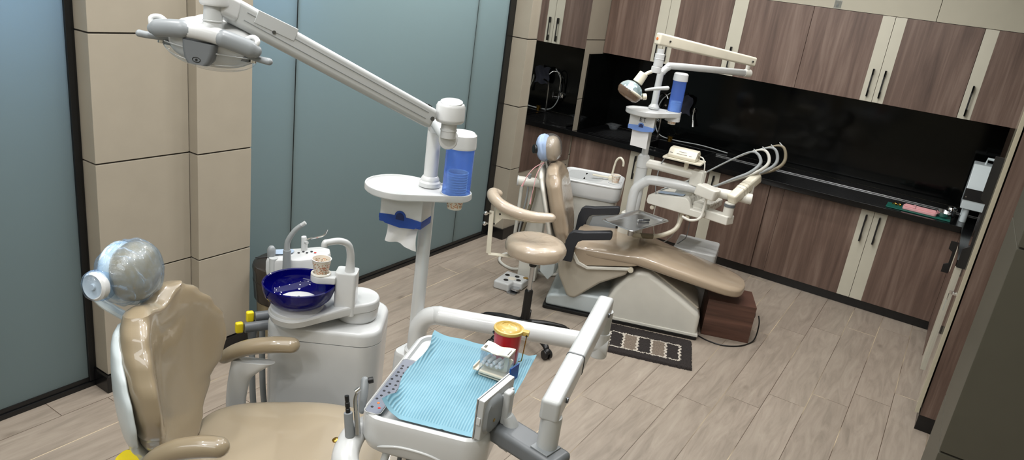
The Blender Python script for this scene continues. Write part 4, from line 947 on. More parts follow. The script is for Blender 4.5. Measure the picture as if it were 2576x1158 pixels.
# front instrument bracket with holders, hoses below
obj('instrument_bracket', K().tube([(-.185,-.16,.865),(-.225,-.22,.85),(-.215,-.30,.82),(-.16,-.335,.79)], .035, 16, 6, [.028,.036,.038,.03], flat=.8), M['white'], du)
obj('pull_handle', K().tube([(-.12,-.235,.84),(-.125,-.25,.79),(-.115,-.26,.765),(-.02,-.262,.765),(-.012,-.25,.79),(-.01,-.235,.83)], .011, 12, 6), M['lgrey'], du)
for k,x in enumerate((-.09,-.065,-.01,.045)):
    obj('instrument_hose', K().tube([(x,-.215,.835),(x+.002,-.22,.74),(x-.01,-.15,.66),(x-.0,.05,.65),(x+.03,.17,.75),(x+.02,.16,.84)], .0065, 10), M['dgrey'], du, 'dark instrument hose')
# x-ray film viewer standing at the right front corner, seen from its side
VM = KM @ Matrix.Translation((.114,-.252,0)) @ Matrix.Rotation(R(-16),4,'Z')
def Q(): return B(INV[du.name] @ VM)
fv = obj('film_viewer', Q().bb(.003,.022,0,.166,.953,1.072,.004), M['lgrey'], du, 'grey film viewer panel')
obj('viewer_back', Q().loft([[V((.022,y,z)) for y,z in rrect(.006,.10,.958,1.066,.035)],[V((.031,y,z)) for y,z in rrect(.012,.095,.966,1.058,.03)],[V((.034,y,z)) for y,z in rrect(.03,.085,.98,1.045,.02)]]), M['grey'], fv)
obj('viewer_frame', Q().bb(.0,.0035,-.002,.168,.951,1.074,.001), M['steel'], fv)
obj('viewer_switch', Q().bb(.006,.018,-.004,.0,1.0,1.022,.0015), M['white'], fv)
obj('viewer_badge', Q().lathe([(0,0),(.005,0),(.005,.001),(0,.001)], (.0342,.045,1.0), (1,0,0), 14), M['gold'], fv, 'small round brassy badge')
obj('viewer_bracket', Q().bb(.030,.052,.085,.115,.965,1.066,.006,3).bb(.022,.034,.09,.15,.98,1.05,.005), M['lgrey'], du)
obj('viewer_clamp', Q().tube([(.045,.10,.99),(.058,.105,.955),(.058,.10,.925),(.05,.08,.90)], .022, 14, 6, [.016,.024,.027,.02]), M['lgrey'], du)
obj('viewer_knob', Q().cyl((.06,.06,.93),(.06,.085,.932),.02,bev=.003).lathe([(.02,0),(.024,.002),(.024,.010),(.02,.012)], (.06,.07,.931), (0,1,0), 18), M['grey'], du)
# paper liner draped over the console, right edge hanging over
def liner(u, v):
    x = -.148+.338*u; y = -.238+.49*v
    z = .9515 + .0015*math.sin(u*23+v*5)*math.sin(v*17)
    if u < .10: z += .022*(1-u/.10)**2*(.6+.4*math.sin(v*9+1)); x += .012*math.sin(v*11)*(1-u/.1)
    if v < .08: z -= .006*(1-v/.08)
    if u < .16 and v < .16: z += .030*(1-u/.16)*(1-v/.16); y += .0
    ex = max(0, x-(.125+.04*v)); x -= ex*(1-v)*.8; z += .003*min(1,ex*60) - ex*.5*(1-v) + ex*.25*v
    z += .0022*(math.exp(-((u-.52)/.012)**2)+math.exp(-((v-.5)/.01)**2)+.7*math.exp(-((v-.22)/.01)**2))
    if v > .9: z += .01*(v-.9)*10*(.5-.5*u)
    return V((x,y,z))
ln = B(); ln.grid(liner, 60, 60, .0006)
lo_ = obj('tray_liner', ln, M['liner']); lo_.location = KC; lo_.rotation_euler = (0,0,KA); tag(lo_, 'ribbed light blue disposable paper liner covering the near console tray', 'paper liner')
kw = lambda x,y,z: tuple(KM @ V((x,y,z)))
# small red bin with yellow lid
rb = thing('sharps_bin', 'small red pedal bin with yellow lid standing on the blue liner', 'bin', kw(.098,.185,.955), KA)
obj('body', B().lathe([(0,0),(.039,0),(.040,.004),(.044,.105),(.041,.107),(0,.107)], n=40), M['red'], rb, 'red bucket')
obj('lid', B().lathe([(.041,.104),(.0475,.104),(.049,.109),(.0475,.114),(.042,.115),(.040,.113),(.037,.116),(.030,.1195),(.024,.121),(.0235,.119),(.010,.121),(.006,.124),(0,.1255)], n=44), M['yellow'], rb, 'yellow lid')
obj('hinge_tab', B().bb(.044,.066,-.009,.011,.100,.115,.002), M['yellow'], rb, 'yellow hinge tab')
obj('hinge_pin', B().cyl((.060,-.012,.103),(.060,.014,.103),.003), M['black'], rb)
obj('pedal_rod', B().tube([(.060,-.006,.102),(.0575,-.006,.05),(.055,-.006,.012),(.045,-.004,.006)], .0017, 8, 1), M['gold'], rb, 'thin wire rod')
obj('bail', B().tube([(-.044,-.004,.092),(-.048,.0,.088),(-.045,.006,.08)], .003, 8), M['black'], rb)
# cotton roll dispenser: clear box, ivory top and base drawer
cdp = thing('cotton_dispenser', 'clear cotton roll dispenser with ivory top on the blue liner', 'dispenser', kw(.093,.078,.9545), KA+R(-10))
cx, cy = .046, .026
obj('base', B().bb(-cx,cx,-cy,cy,0,.012,.003).bb(-cx+.004,cx-.004,-cy-.006,cy,.012,.02,.002), M['ivory'], cdp, 'ivory base')
obj('drawer_lip', B().bb(-cx-.016,-cx-.0,-cy-.004,cy-.01,.014,.018,.001).bb(-cx-.018,-cx-.014,-cy-.004,cy-.01,.014,.026,.001), M['ivory'], cdp)
gl = B(); th = .0018
gl.bb(-cx,cx,-cy,-cy+th,.006,.088).bb(-cx,cx,cy-th,cy,.006,.088).bb(-cx,-cx+th,-cy+th,cy-th,.006,.088).bb(cx-th,cx,-cy+th,cy-th,.006,.088)
obj('walls', gl, M['clear'], cdp, 'clear walls')
tp = B(); rings = []
for k in range(13):
    t = k/12; x = -cx+2*cx*t; dp = .007*math.exp(-((t-.5)/.22)**2)
    rings.append([V((x,-cy,.085)),V((x,cy,.085)),V((x,cy,.094-dp)),V((x,-cy,.092-dp*1.4))])
obj('top', tp.loft(rings), M['ivory'], cdp, 'ivory dished top')
obj('top_slot', B().bb(-cx+.006,-cx+.0075,-.018,-.004,.0925,.0945).bb(-cx+.010,-cx+.0115,-.018,-.004,.0925,.0945).bb(cx-.008,cx-.0065,-.02,.01,.0925,.0945), M['keymark'], cdp)
obj('cradle', B().tube([(-cx+.004,-.005,.034),(0,-.005,.030),(cx-.018,-.005,.034),(cx-.008,-.005,.06),(cx-.004,-.005,.075)], .003, 8, 6, flat=4), M['ivory'], cdp)
cots = [(-.034,.042),(-.020,.040),(-.006,.040),(.010,.041),(.023,.044),(-.030,.0535),(-.015,.0525),(.003,.0525),(.020,.0555)]
c0_ = None
for k,(x,z) in enumerate(cots):
    p = cdp.matrix_basis @ V((x,-.004,z))
    if c0_ is None:
        c0_ = tag(obj('cotton_roll', B().lathe([(0,-.016),(.0045,-.016),(.0062,-.0145),(.0062,.0145),(.0045,.016),(0,.016)], (0,0,0), (.22,1,.12), 16), M['cotton']), 'white cotton roll lying inside the clear dispenser', 'cotton roll', 'cotton rolls in the clear dispenser'); c0_.location = p; c0_.rotation_euler = (0,0,KA+R(-10))
    else: dup(c0_, p, None, KA+R(-10)+R(random.uniform(-9,9)))
bc_ = solo('blue_card', B(KM).box((.150,.075,.9785),(.004,.05,.05),.001,2,R(-20)), M['deepblue'], 'dark blue card wedged between the film viewer and the cotton dispenser', 'card')
# handpieces in the holders at the left front
def hp(name, label, parts):
    p0 = parts[0][1]; t = thing(name, label, 'handpiece', kw(*p0))
    for pn, _, fnb, mt in parts: obj(pn, fnb(B(INV[t.name] @ KM)), mt, t)
hp('dental_handpiece', 'slim steel turbine handpiece with small round head, middle of the three near ones', [
 ('shaft', (-.205,-.245,.87), lambda s: s.tube([(-.205,-.25,.875),(-.213,-.242,.92),(-.226,-.228,.962),(-.224,-.222,.986)], .0075, 14, 6, [.0085,.0075,.0065,.005]), M['steel']),
 ('head', 0, lambda s: s.cyl((-.229,-.226,.987),(-.219,-.218,.998),.0065,bev=.0015), M['chrome'])])
hp('dental_handpiece', 'thick grey motor handpiece with narrow black ribbed tip, leftmost of the near ones', [
 ('body', (-.232,-.262,.86), lambda s: s.cyl((-.224,-.255,.865),(-.236,-.250,.935),.0135,.012,bev=.002), M['grey']),
 ('coupling', 0, lambda s: s.lathe([(0,0),(.0065,0),(.0065,.012),(.0055,.013),(.0055,.016),(.0065,.017),(.0065,.03),(.0055,.031),(.0055,.034),(.006,.035),(.006,.05),(0,.05)], (-.236,-.25,.934), (-.18,.08,1)), M['black'])])
hp('dental_handpiece', 'short grey syringe handpiece with dark button, right of the near ones beside the keypad', [
 ('body', (-.222,-.186,.89), lambda s: s.tube([(-.222,-.186,.905),(-.228,-.165,.95),(-.236,-.145,.975)], .011, 14, 6, [.009,.0115,.012], rnd=True), M['grey']),
 ('button', 0, lambda s: s.cyl((-.228,-.143,.976),(-.214,-.136,.979),.009,bev=.002), M['black'])])
obj('holder_screw', K().lathe([(0,0),(.009,0),(.009,.004),(.005,.006),(0,.006)], (-.262,-.262,.845), (-.3,-.2,1), 16), M['gold'], du, 'brass holder screw')
# ---------------------------------------------------------------- far dental chair (a forward, b to its left)
FCX, FCY, FCA = -1.63, 4.475, R(20)
fc = thing('dental_chair', 'far beige dental chair with dark armrests and white base, beside the dark rug', 'dental chair', (FCX,FCY,0), FCA)
XZ = lambda b0: Matrix.Translation((0,b0,0)) @ Matrix(((1,0,0,0),(0,0,1,0),(0,1,0,0),(0,0,0,1)))
def side(b, poly, b0, b1, bev=.01, seg=3):
    """profile in (a, z) extruded across b"""
    return b.prism(poly, 0, b1-b0, bev, seg, XZ(b0))
obj('floor_mat', B().prism(rrect(-.53,.52,-.245,.27,.02), 0, .022, .003), M['black'], fc, 'black base gasket')
obj('base_plate', side(B(), [(-.515,.02),(-.515,.075),(-.50,.10),(-.40,.12),(-.30,.15),(.05,.16),(.3,.14),(.3,.02)], -.222, .235, .018, 4), M['cool'], fc, 'pale blue-grey base plate')
obj('base_hood', side(B(), [(-.13,.02),(-.12,.12),(-.07,.24),(.0,.34),(.06,.395),(.13,.395),(.20,.36),(.36,.27),(.49,.19),(.512,.16),(.515,.02)], -.232, .24, .03, 5), M['warm'], fc, 'white lift hood')
obj('hood_band', side(B(), [(.07,.392),(.11,.402),(.16,.392),(.36,.283),(.50,.196),(.49,.185),(.35,.262),(.15,.37)], -.15, .17, .006), M['skirt'], fc, 'sliding top panel')
obj('hood_rim', B().bb(-.14,.522,-.240,.245,.022,.042,.004), M['warm'], fc)
obj('seat_skirt', side(B(), [(-.485,.395),(-.455,.26),(-.385,.135),(-.36,.115),(-.32,.118),(-.17,.26),(-.01,.355),(-.005,.40),(-.26,.375),(-.34,.385),(-.38,.42)], -.245, .26, .02, 4), M['skirt'], fc, 'grey-beige seat skirt')
obj('seat_rail', side(B(), [(-.395,.455),(-.345,.375),(-.27,.352),(.02,.405),(.02,.425),(-.27,.372),(-.33,.395),(-.378,.46)], -.272, -.255, .004), M['warm'], fc)
obj('rail_end', B().cyl((.01,-.275,.408),(.01,-.255,.408),.018).cyl((.01,-.278,.408),(.01,-.27,.408),.012), M['ivory'], fc)
# seat and leg rest
SE = [(-.40,.15,.50,.035),(-.385,.22,.505,.042),(-.30,.262,.512,.048),(-.12,.272,.522,.05),(.02,.27,.527,.052),(.12,.262,.512,.05),(.28,.245,.478,.048),(.45,.23,.445,.046),(.60,.215,.415,.044),(.69,.185,.398,.042),(.74,.14,.388,.036),(.765,.07,.383,.025)]
rings = []
for a, w_, z, th in SE:
    rg = []
    for k in range(44):
        q = 2*math.pi*k/44; ca, sa = math.cos(q), math.sin(q)
        rg.append(V((a, w_*math.copysign(abs(ca)**.55, ca), z-th+th*math.copysign(abs(sa)**.6, sa))))
    rings.append(rg)
obj('seat', B().loft(smooth_rings(rings,5)), M['far_tan'], fc, 'beige seat and leg rest cushion')
obj('seat_side', side(B(), [(-.39,.47),(-.35,.39),(-.28,.372),(.0,.425),(.05,.44),(.05,.47),(-.38,.49)], -.262, .262, .02, 4), M['far_tan'], fc)
# back
FW = [(0,.12),(.04,.17),(.2,.205),(.5,.225),(.75,.215),(.9,.17),(.96,.11),(1,.05)]
FT = [(0,.02),(.06,.05),(.3,.06),(.8,.06),(.94,.045),(1,.018)]
b = backrest(B(), (-.475,0,.44), .55, R(17), FW, FT, .035, bowv=.0)
obj('backrest', b, M['far_back'], fc, 'beige backrest cushion under clear film')
b = backrest(B(), (-.485,0,.44), .53, R(17), FW, [(0,.012),(.1,.02),(.9,.02),(1,.01)], .035, off=-.07, bowv=.0)
obj('backrest_shell', b, M['warm'], fc, 'white shell behind the backrest')
obj('back_link', side(B(), [(-.60,.42),(-.58,.28),(-.52,.19),(-.49,.21),(-.47,.36),(-.50,.44)], -.10, .06, .015), M['cool'], fc, 'pale grey lower back plate')
obj('plate', side(B(), [(-.60,.40),(-.585,.25),(-.525,.20),(-.49,.25),(-.49,.40)], -.22,-.195,.006), M['cool'], fc)
hc2 = V((-.675,0,1.055)); hM = Matrix.Rotation(R(-14),4,'Y')
obj('headrest', B().ell(hc2+V((.018,0,0)),(.055,.10,.085), hM, e=.85), M['far_tan'], fc, 'beige headrest pad')
obj('headrest_cover', bag(B(), hc2+V((-.038,0,-.004)), (.05,.103,.09), hM, 5, .02), M['bluecloth'], fc, 'pale blue headrest cover')
obj('headrest_film', bag(B(), hc2, (.082,.108,.095), hM, 9, .012), M['clear'], fc, 'clear wrap')
obj('headrest_knob', B().cyl(hc2+V((-.075,-.06,-.01)),hc2+V((-.098,-.075,-.01)),.032,bev=.008), M['black'], fc, 'black headrest knob')
obj('headrest_neck', B().beam((-.69,.0,.98),(-.64,0,.85),.06,.016,.004), M['steel'], fc)
obj('side_pin', B().cyl((-.585,.20,.90),(-.585,.235,.90),.008,bev=.002), M['chrome'], fc)
for b0 in (-.325,.275):
    obj('armrest', side(B(), [(-.44,.40),(-.435,.54),(-.42,.59),(-.395,.612),(-.33,.618),(-.16,.655),(-.148,.648),(-.145,.612),(-.155,.60),(-.33,.562),(-.355,.545),(-.37,.50),(-.375,.40)], b0, b0+.05, .012, 3), M['armpad'], fc, 'dark slate armrest')
obj('side_panel', B().prism([(-.36,.41),(-.33,.55),(-.16,.60),(-.15,.44)], 0, .012, .004, 2, XZ(.282)), M['grey'], fc, 'grey side panel')

# ---------------------------------------------------------------- far lamp post
QX, QY = -1.735, 4.62
fp = thing('dental_lamp', 'far white lamp post with oval tray, blue cup tube, yellowed arm and small lamp', 'dental lamp', (QX,QY,0))
te = V((-1.325,5.19,1.69)); tdv = (te-V((QX,QY,1.69))).normalized()
obj('pole', W(fp).tube([(QX,QY,.92),(QX,QY,1.58),V((QX,QY,1.64))+tdv*.012,V((QX,QY,1.678))+tdv*.05,V((QX,QY,1.69))+tdv*.11,te], .0225, 22, 8), M['white'], fp)
obj('pole_end', W(fp).cyl(te-tdv*.03,te+tdv*.02,.0265,bev=.005).cyl(te-tdv*.01,te-tdv*.01+V((0,0,.06)),.015), M['warm'], fp)
obj('collar', W(fp).lathe([(.0225,0),(.036,0),(.036,.014),(.03,.02),(.0225,.034)], (QX,QY,1.402)), M['white'], fp)
td2, cp2 = (-1.745,4.50), (-1.605,4.655)
ol = resample(hull2(circ(td2[0],td2[1],.125,60)+circ(cp2[0],cp2[1],.05,30)+circ(QX,QY,.04,24)), 96); cen = sum(ol, V())/len(ol)
obj('tray', W(fp).loft([ring_at(ol,cen,.004,1.372),ring_at(ol,cen,0,1.377),ring_at(ol,cen,0,1.402),ring_at(ol,cen,.006,1.404),ring_at(ol,cen,.008,1.398),ring_at(ol,cen,.02,1.397)]), M['white'], fp, 'white oval tray')
obj('tray_skirt', W(fp).loft([[V((cp2[0]+x,cp2[1]+y,z)) for x,y in circ(0,0,.05,30)] for z in (1.345,1.374)]), M['white'], fp)
body, sh = tissue_box(fp, (-1.742,4.49), R(14), 1.372, .125, M['white'], M['lblue'], (.165,.10))
T2 = B(INV[fp.name] @ Matrix.Translation((-1.742,4.49,0)) @ Matrix.Rotation(R(14),4,'Z')); sh.bm.free()
T2.grid(lambda u,v: V((-.055+.11*u+.004*v, -.028+.004*math.sin(u*5), 1.372-.125*.66-.012-(.115+.008*u)*v)), 14, 8, .0012)
obj('tissue', T2, M['paper'], body, 'white tissue hanging out')
# ET lettering on the box front
lt = B(INV[fp.name] @ Matrix.Translation((-1.742,4.49,0)) @ Matrix.Rotation(R(14),4,'Z') @ Matrix.Translation((.005,-.0515,1.345)))
w_ = .0035
for x0,x1,z0,z1 in ((-.02,-.02+w_,-.011,.011),(-.02,-.004,.011-w_,.011),(-.02,-.006,-w_/2,w_/2),(-.02,-.004,-.011,-.011+w_),(.002,.02,.011-w_,.011),(.011-w_/2,.011+w_/2,-.011,.011),(-.022,.022,-.016,-.0148)):
    lt.bb(x0,x1,-.0006,.0006,z0,z1)
obj('lettering', lt, M['keymark'], body, 'dark letters ET')
cup_tube(fp, cp2, 1.40, 1.66, .044, M['bluetube'], 7, 1.36, '')
for k in range(9):
    z = 1.322+.0115*k
    lb = 'printed paper cup at the bottom of the far blue tube, poking out below the tray' if k == 0 else 'paper cup nested in the stack inside the far blue tube'
    c_ = dup(cup0, (cp2[0],cp2[1],z), lb); c_['group'] = 'paper cups in the far blue tube' if k else ''
    if not k: del c_['group']
# yellowed spring arm above, lamp hanging from its near end
B0, B1 = V((-1.30,5.13,1.775)), V((-1.715,4.445,1.857))
am = obj('lamp_arm', W(fp).beam(B0, B1, .05, .062, .012, 3, ext=.02, w1=.056, h1=.074), M['ivory'], fp, 'yellowed sprung arm')
dB = (B1-B0).normalized(); sB = dB.cross(V((0,0,1))).normalized(); sB = sB if sB.dot(-B0) > 0 else -sB
obj('pin', W(fp).cyl(B0+dB*.02+sB*.02,B0+dB*.02+sB*.034,.006).cyl(B1-dB*.06+sB*.02,B1-dB*.06+sB*.034,.006), M['dsteel'], am)
obj('red_dot', W(fp).cyl(B1+dB*.015,B1+dB*.0235,.009), M['orange'], am, 'small orange-red dot')
lx, ly = -1.70, 4.455
obj('drop_tube', W(fp).cyl((lx,ly,1.80),(lx,ly,1.76),.022).cyl((lx,ly,1.77),(lx,ly,1.69),.030,bev=.003).lathe([(.030,0),(.0315,.002),(.0315,.004),(.030,.006)], (lx,ly,1.735)).cyl((lx-.005,ly-.003,1.69),(lx-.005,ly-.003,1.65),.032,bev=.004), M['white'], fp)
LB_ = V((-1.80,4.35,1.535))
obj('link', W(fp).tube([(lx-.01,ly-.005,1.665),(lx-.04,ly-.03,1.645),(lx-.062,ly-.05,1.625)], .012, 12, 5), M['ivory'], fp)
obj('yoke', W(fp).cyl((lx-.062,ly-.05,1.638),(lx-.085,ly-.075,1.575),.030,.033,bev=.004), M['ivory'], fp)
lzn = V((-.35,-.30,-.88)).normalized(); lxn = V((.80,.5,-.0)); lxn = (lxn-lzn*lxn.dot(lzn)).normalized(); lyn = lzn.cross(lxn)
LM2 = Matrix(((lxn.x,lyn.x,lzn.x,LB_.x),(lxn.y,lyn.y,lzn.y,LB_.y),(lxn.z,lyn.z,lzn.z,LB_.z),(0,0,0,1)))
def H2(): return B(INV[fp.name] @ LM2)
hd2 = obj('lamp_head', H2().lathe([(0,-.045),(.03,-.042),(.055,-.03),(.075,-.006),(.082,.015),(.079,.015),(.07,-.004),(.05,-.026),(0,-.038)], n=36), M['reflector'], fp, 'pale shiny lamp dish')
obj('lamp_shield', H2().lathe([(.082,.015),(.083,.03),(.072,.055),(.05,.066),(0,.07)], n=36), M['shield2'], hd2, 'brownish clear lamp cover')
obj('lamp_frame', H2().tube([(.082*math.cos(a),.082*math.sin(a),.014) for a in [R(-100+20*k) for k in range(11)]], .008, 8, 2), M['ivory'], hd2)
obj('lamp_bulb', H2().lathe([(0,0),(.014,.002),(.016,.02),(.01,.03),(0,.032)]), M['dgrey'], hd2)
obj('grip', W(fp).tube([LB_+V((.075,.045,.005)),LB_+V((.12,.07,.02)),LB_+V((.19,.11,.035))], .011, 12, 4, [.008,.011,.013], rnd=True), M['lgrey'], hd2, 'grey grip')
obj('pivot', W(fp).cyl(LB_+V((.065,.035,-.04)),LB_+V((.085,.05,-.035)),.02,bev=.004), M['ivory'], hd2)

# ---------------------------------------------------------------- far delivery unit
fd = thing('delivery_unit', 'far dental delivery unit with white wedge console, hose arms and steel tray', 'delivery unit', (-1.735,4.62,0))
rings = [[V((x-1.735,y+4.62,z)) for x,y in rrect(-.075-g,.075+g,-.07-g,.07+g,.04)] for z, g in ((0,.02),(.05,.012),(.655,0),(.665,-.005),(.67,-.014))]
obj('post_box', W(fd).loft(rings), M['warm'], fd)
obj('lower_post', W(fd).tube([(QX,QY,.665),(QX,QY,1.0)], .038, 24, 1).lathe([(.038,.33),(.042,.335),(.041,.405),(.032,.42),(.024,.425)], (QX,QY,.665)).lathe([(.038,0),(.055,0),(.055,.012),(.047,.02),(.038,.02)], (QX,QY,.666)), M['white'], fd)
q0 = V((-1.745,4.585,0)); qd = V((.96,.28,0)).normalized()
obj('pipe_arm', W(fd).tube([q0+V((0,0,.675)),q0+V((0,0,.80)),q0+V((0,0,.86))+qd*.015,q0+V((0,0,.91))+qd*.065,q0+V((0,0,.93))+qd*.13,q0+V((0,0,.93))+qd*.52], .033, 24, 8), M['white'], fd, 'bent white pipe')
obj('shelf_arm', W(fd).tube([(QX,QY,1.03),(QX+.10,QY+.02,1.03),(QX+.34,QY+.07,1.02)], .032, 20, 4).prism(rrect(-.045,.045,-.04,.04,.015), .95, 1.055, .01, 2, Matrix.Translation((QX+.37,QY+.078,0))), M['warm'], fd)
sp = obj('shelf', W(fd).prism(rrect(-.13,.13,-.075,.075,.008), .0, .012, .003, 2, Matrix.Translation((-1.47,4.66,1.105)) @ Matrix.Rotation(R(5),4,'Z')), M['ivory'], fd, 'yellowed shelf')
obj('shelf_post', W(fd).cyl((-1.45,4.67,1.02),(-1.45,4.67,1.108),.015), M['ivory'], fd)
# wedge console
CX0, CX1, CY0, CY1 = -1.665, -1.255, 4.635, 5.10
con = W(fd)
Mw = Matrix.Translation((0,CY0,0)) @ Matrix(((1,0,0,0),(0,0,1,0),(0,1,0,0),(0,0,0,1)))
con.prism([(CX0+.01,.755),(CX0,.775),(CX0+.005,.815),(CX0+.03,.83),(CX0+.27,.865),(CX0+.30,.845),(CX0+.315,.80),(CX1-.01,.80),(CX1,.785),(CX1,.765),(CX1-.015,.75)], 0, .05, .008, 2, Mw)
con.bb(CX0+.01,CX1-.01,CY0+.05,CY1,.755,.81,.012); obj('console_shell', con, M['warm'], fd, 'white wedge console')
con = W(fd); con.prism([(CX0+.02,.815),(CX0+.03,.835),(CX0+.27,.868),(CX0+.29,.85),(CX0+.30,.80)], 0, .36, .006, 2, Mw @ Matrix.Translation((0,0,.05))); obj('console_top', con, M['warm'], fd)
obj('keypad', W(fd).beam((CX0+.06,CY0+.06,.842),(CX0+.24,CY0+.06,.868),.06,.003), M['pcb'], fd, 'pale keypad')
for k in range(5):
    y = CY0+.10+.062*k
    obj('instrument_holder', W(fd).ell((CX0+.22+.012*k,y,.875),(.065,.026,.035), Matrix.Rotation(R(-18),4,'Y')).bb(CX0+.30,CX1-.005,y-.026,y+.026,.80,.835-.004*k,.01), M['warm'], fd, 'white instrument holder')
hz = [((CX0+.03,CY0+.12+.06*k,.83),(CX0+.22,CY0+.14+.07*k,.95),(CX0+.42,CY0+.18+.09*k,1.12),(CX0+.55+.02*k,CY0+.20+.10*k,1.22+.005*k),(CX0+.61+.03*k,CY0+.21+.10*k,1.225+.01*k),(CX0+.645+.03*k,CY0+.20+.10*k,1.17),(CX0+.60+.03*k,CY0+.17+.10*k,1.10),(CX0+.50+.02*k,CY0+.16+.08*k,1.03),(CX0+.34,CY0+.16+.07*k,.91)) for k in range(4)]
for k, pts in enumerate(hz):
    obj('hose_arm', W(fd).tube(pts, .009, 10, 8, [.0045,.0045,.005,.0055,.009,.0115,.0115,.0085,.006]), [M['hose'],M['whose'],M['hose'],M['brass_hose']][k], fd, 'long looping instrument hose')
    obj('hose_tip', W(fd).cyl(V(pts[4])+V((-.006,0,.004)),V(pts[4])+V((-.03,-.004,.026)),.006,.003), M['lgrey'], fd)
for k in range(3): obj('hose_grip', W(fd).tube([(CX0+.31,CY0+.13+.07*k,.87),(CX0+.37,CY0+.14+.07*k,.895),(CX0+.40,CY0+.145+.07*k,.915)], .006, 8, 4), M['whose'], fd)
obj('control_head', W(fd).prism([(-.075,-.055),(.06,-.06),(.075,-.02),(.07,.045),(-.02,.05),(-.07,.03)], 0, .075, .012, 2, Matrix.Translation((CX1-.02,4.67,.90)) @ Matrix.Rotation(R(8),4,'Y')), M['warm'], fd, 'white box head on a stem')
obj('control_stem', W(fd).tube([(CX1-.01,4.655,.90),(CX1-.012,4.645,.80),(CX1-.02,4.62,.755),(CX1-.07,4.60,.735),(CX1-.13,4.615,.74)], .009, 10, 6), M['warm'], fd)
for x, y in ((CX0+.045,4.66),(CX0+.30,4.665)): obj('socket', W(fd).cyl((x,y-.012,.732),(x,y+.03,.735),.014).cyl((x,y-.014,.732),(x,y-.011,.732),.009), M['ivory'], fd)
obj('handle_bar', W(fd).prism(rrect(-.06,.06,-.02,.02,.008), 0, .03, .003, 2, Matrix.Translation((CX1+.02,4.72,.755)) ), M['warm'], fd)
# beam, knuckles and flat arm on the right
F0, F1 = V((-1.045,4.92,1.045)), V((-1.105,4.70,.935))
obj('beam', W(fd).beam(F0, F1, .068, .07, .018, 3, ext=.03), M['ivory'], fd, 'yellowed boxy beam')
for q in (.10,.13,.16): obj('beam_cuff', W(fd).beam(F0+(F1-F0).normalized()*q, F0+(F1-F0).normalized()*(q+.012), .072,.074,.018), M['ivory'], fd)
obj('pipe_end', W(fd).tube([(-1.30,4.72,.93),(-1.03,4.80,.93)], .033, 20, 1).cyl((-1.05,4.795,.93),(-1.01,4.806,.93),.036,bev=.006).cyl((-1.05,4.86,.93),(-1.05,4.86,1.01),.025), M['warm'], fd)
obj('knuckle', W(fd).cyl((-1.115,4.69,.80),(-1.115,4.69,.90),.034,bev=.003), M['warm'], fd)
obj('knuckle_ring', W(fd).cyl((-1.115,4.69,.872),(-1.115,4.69,.892),.036), M['dgrey'], fd, 'dark ring')
obj('flat_arm', W(fd).beam((-1.085,4.68,.785),(-1.32,4.75,.775),.085,.06,.008), M['warm'], fd)
# tray arm with steel instrument tray
ta = obj('tray_arm', W(fd).tube([(-1.42,4.72,.76),(-1.42,4.70,.68),(-1.43,4.66,.625),(-1.48,4.60,.585),(-1.54,4.53,.57),(-1.62,4.44,.575),(-1.63,4.38,.60)], .016, 14, 8), M['ivory'], fd, 'bent ivory tray arm')
obj('tray_socket', W(fd).tube([(-1.535,4.535,.57),(-1.60,4.47,.572)], .0185, 14, 1), M['brass_hose'], ta)
obj('tray_plate', W(fd).cyl((-1.63,4.36,.59),(-1.63,4.36,.688),.02).bb(-1.70,-1.56,4.20,4.46,.686,.694), M['steel'], ta)
# loose wires under the console
for k, pts in enumerate([[(-1.60,4.66,.76),(-1.60,4.68,.62),(-1.57,4.78,.40),(-1.60,4.86,.30)],[(-1.44,4.70,.76),(-1.45,4.74,.60),(-1.52,4.85,.48),(-1.62,4.98,.38)],[(-1.36,4.72,.75),(-1.37,4.76,.58),(-1.42,4.84,.50),(-1.55,4.95,.36)]]):
    obj('wire', W(fd).tube(pts, .0035, 8, 8), [M['whose'],M['whose'],M['dgrey']][k], fd)
# scaler on the shelf and its leads
sc_ = thing('scaler_box', 'small yellowed desk unit with dark print, on the shelf of the far delivery unit', 'device', (-1.475,4.655,1.117), R(3))
obj('housing', B().prism([(-.055,0),(-.058,.02),(-.03,.062),(.03,.066),(.055,.05),(.058,0)], -.095, .095, .006, 2, Matrix(((0,0,1,0),(1,0,0,0),(0,1,0,0),(0,0,0,1)))), M['ivory'], sc_)
mk = B()
for k in range(14): mk.box((-.035+.005*k,-.0515,.034),(.003,.001,.0035),0,M=Matrix.Rotation(R(-34),4,'X'))
mk.box((-.075,-.051,.034),(.022,.001,.002),0,M=Matrix.Rotation(R(-34),4,'X')); mk.box((.055,-.051,.034),(.018,.001,.0015),0,M=Matrix.Rotation(R(-34),4,'X')); mk.box((0,-.042,.048),(.05,.001,.0015),0,M=Matrix.Rotation(R(-34),4,'X'))
obj('front_print', mk, M['keymark'], sc_)
obj('socket', B().cyl((.09,.01,.035),(.104,.01,.035),.012), M['brass_hose'], sc_)
solo('scaler_lead', B().tube([(-1.37,4.665,1.152),(-1.345,4.66,1.145),(-1.325,4.66,1.10),(-1.32,4.66,1.0),(-1.325,4.67,.90)], .0045, 8), M['whose'], 'pale lead dropping from the yellowed desk unit to the console', 'cable')
solo('scaler_lead', B().tube([(-1.59,4.63,1.105),(-1.615,4.625,1.02),(-1.622,4.64,.90),(-1.61,4.66,.82)], .004, 8), M['hose'], 'grey lead hanging from the left end of the yellowed shelf', 'cable')
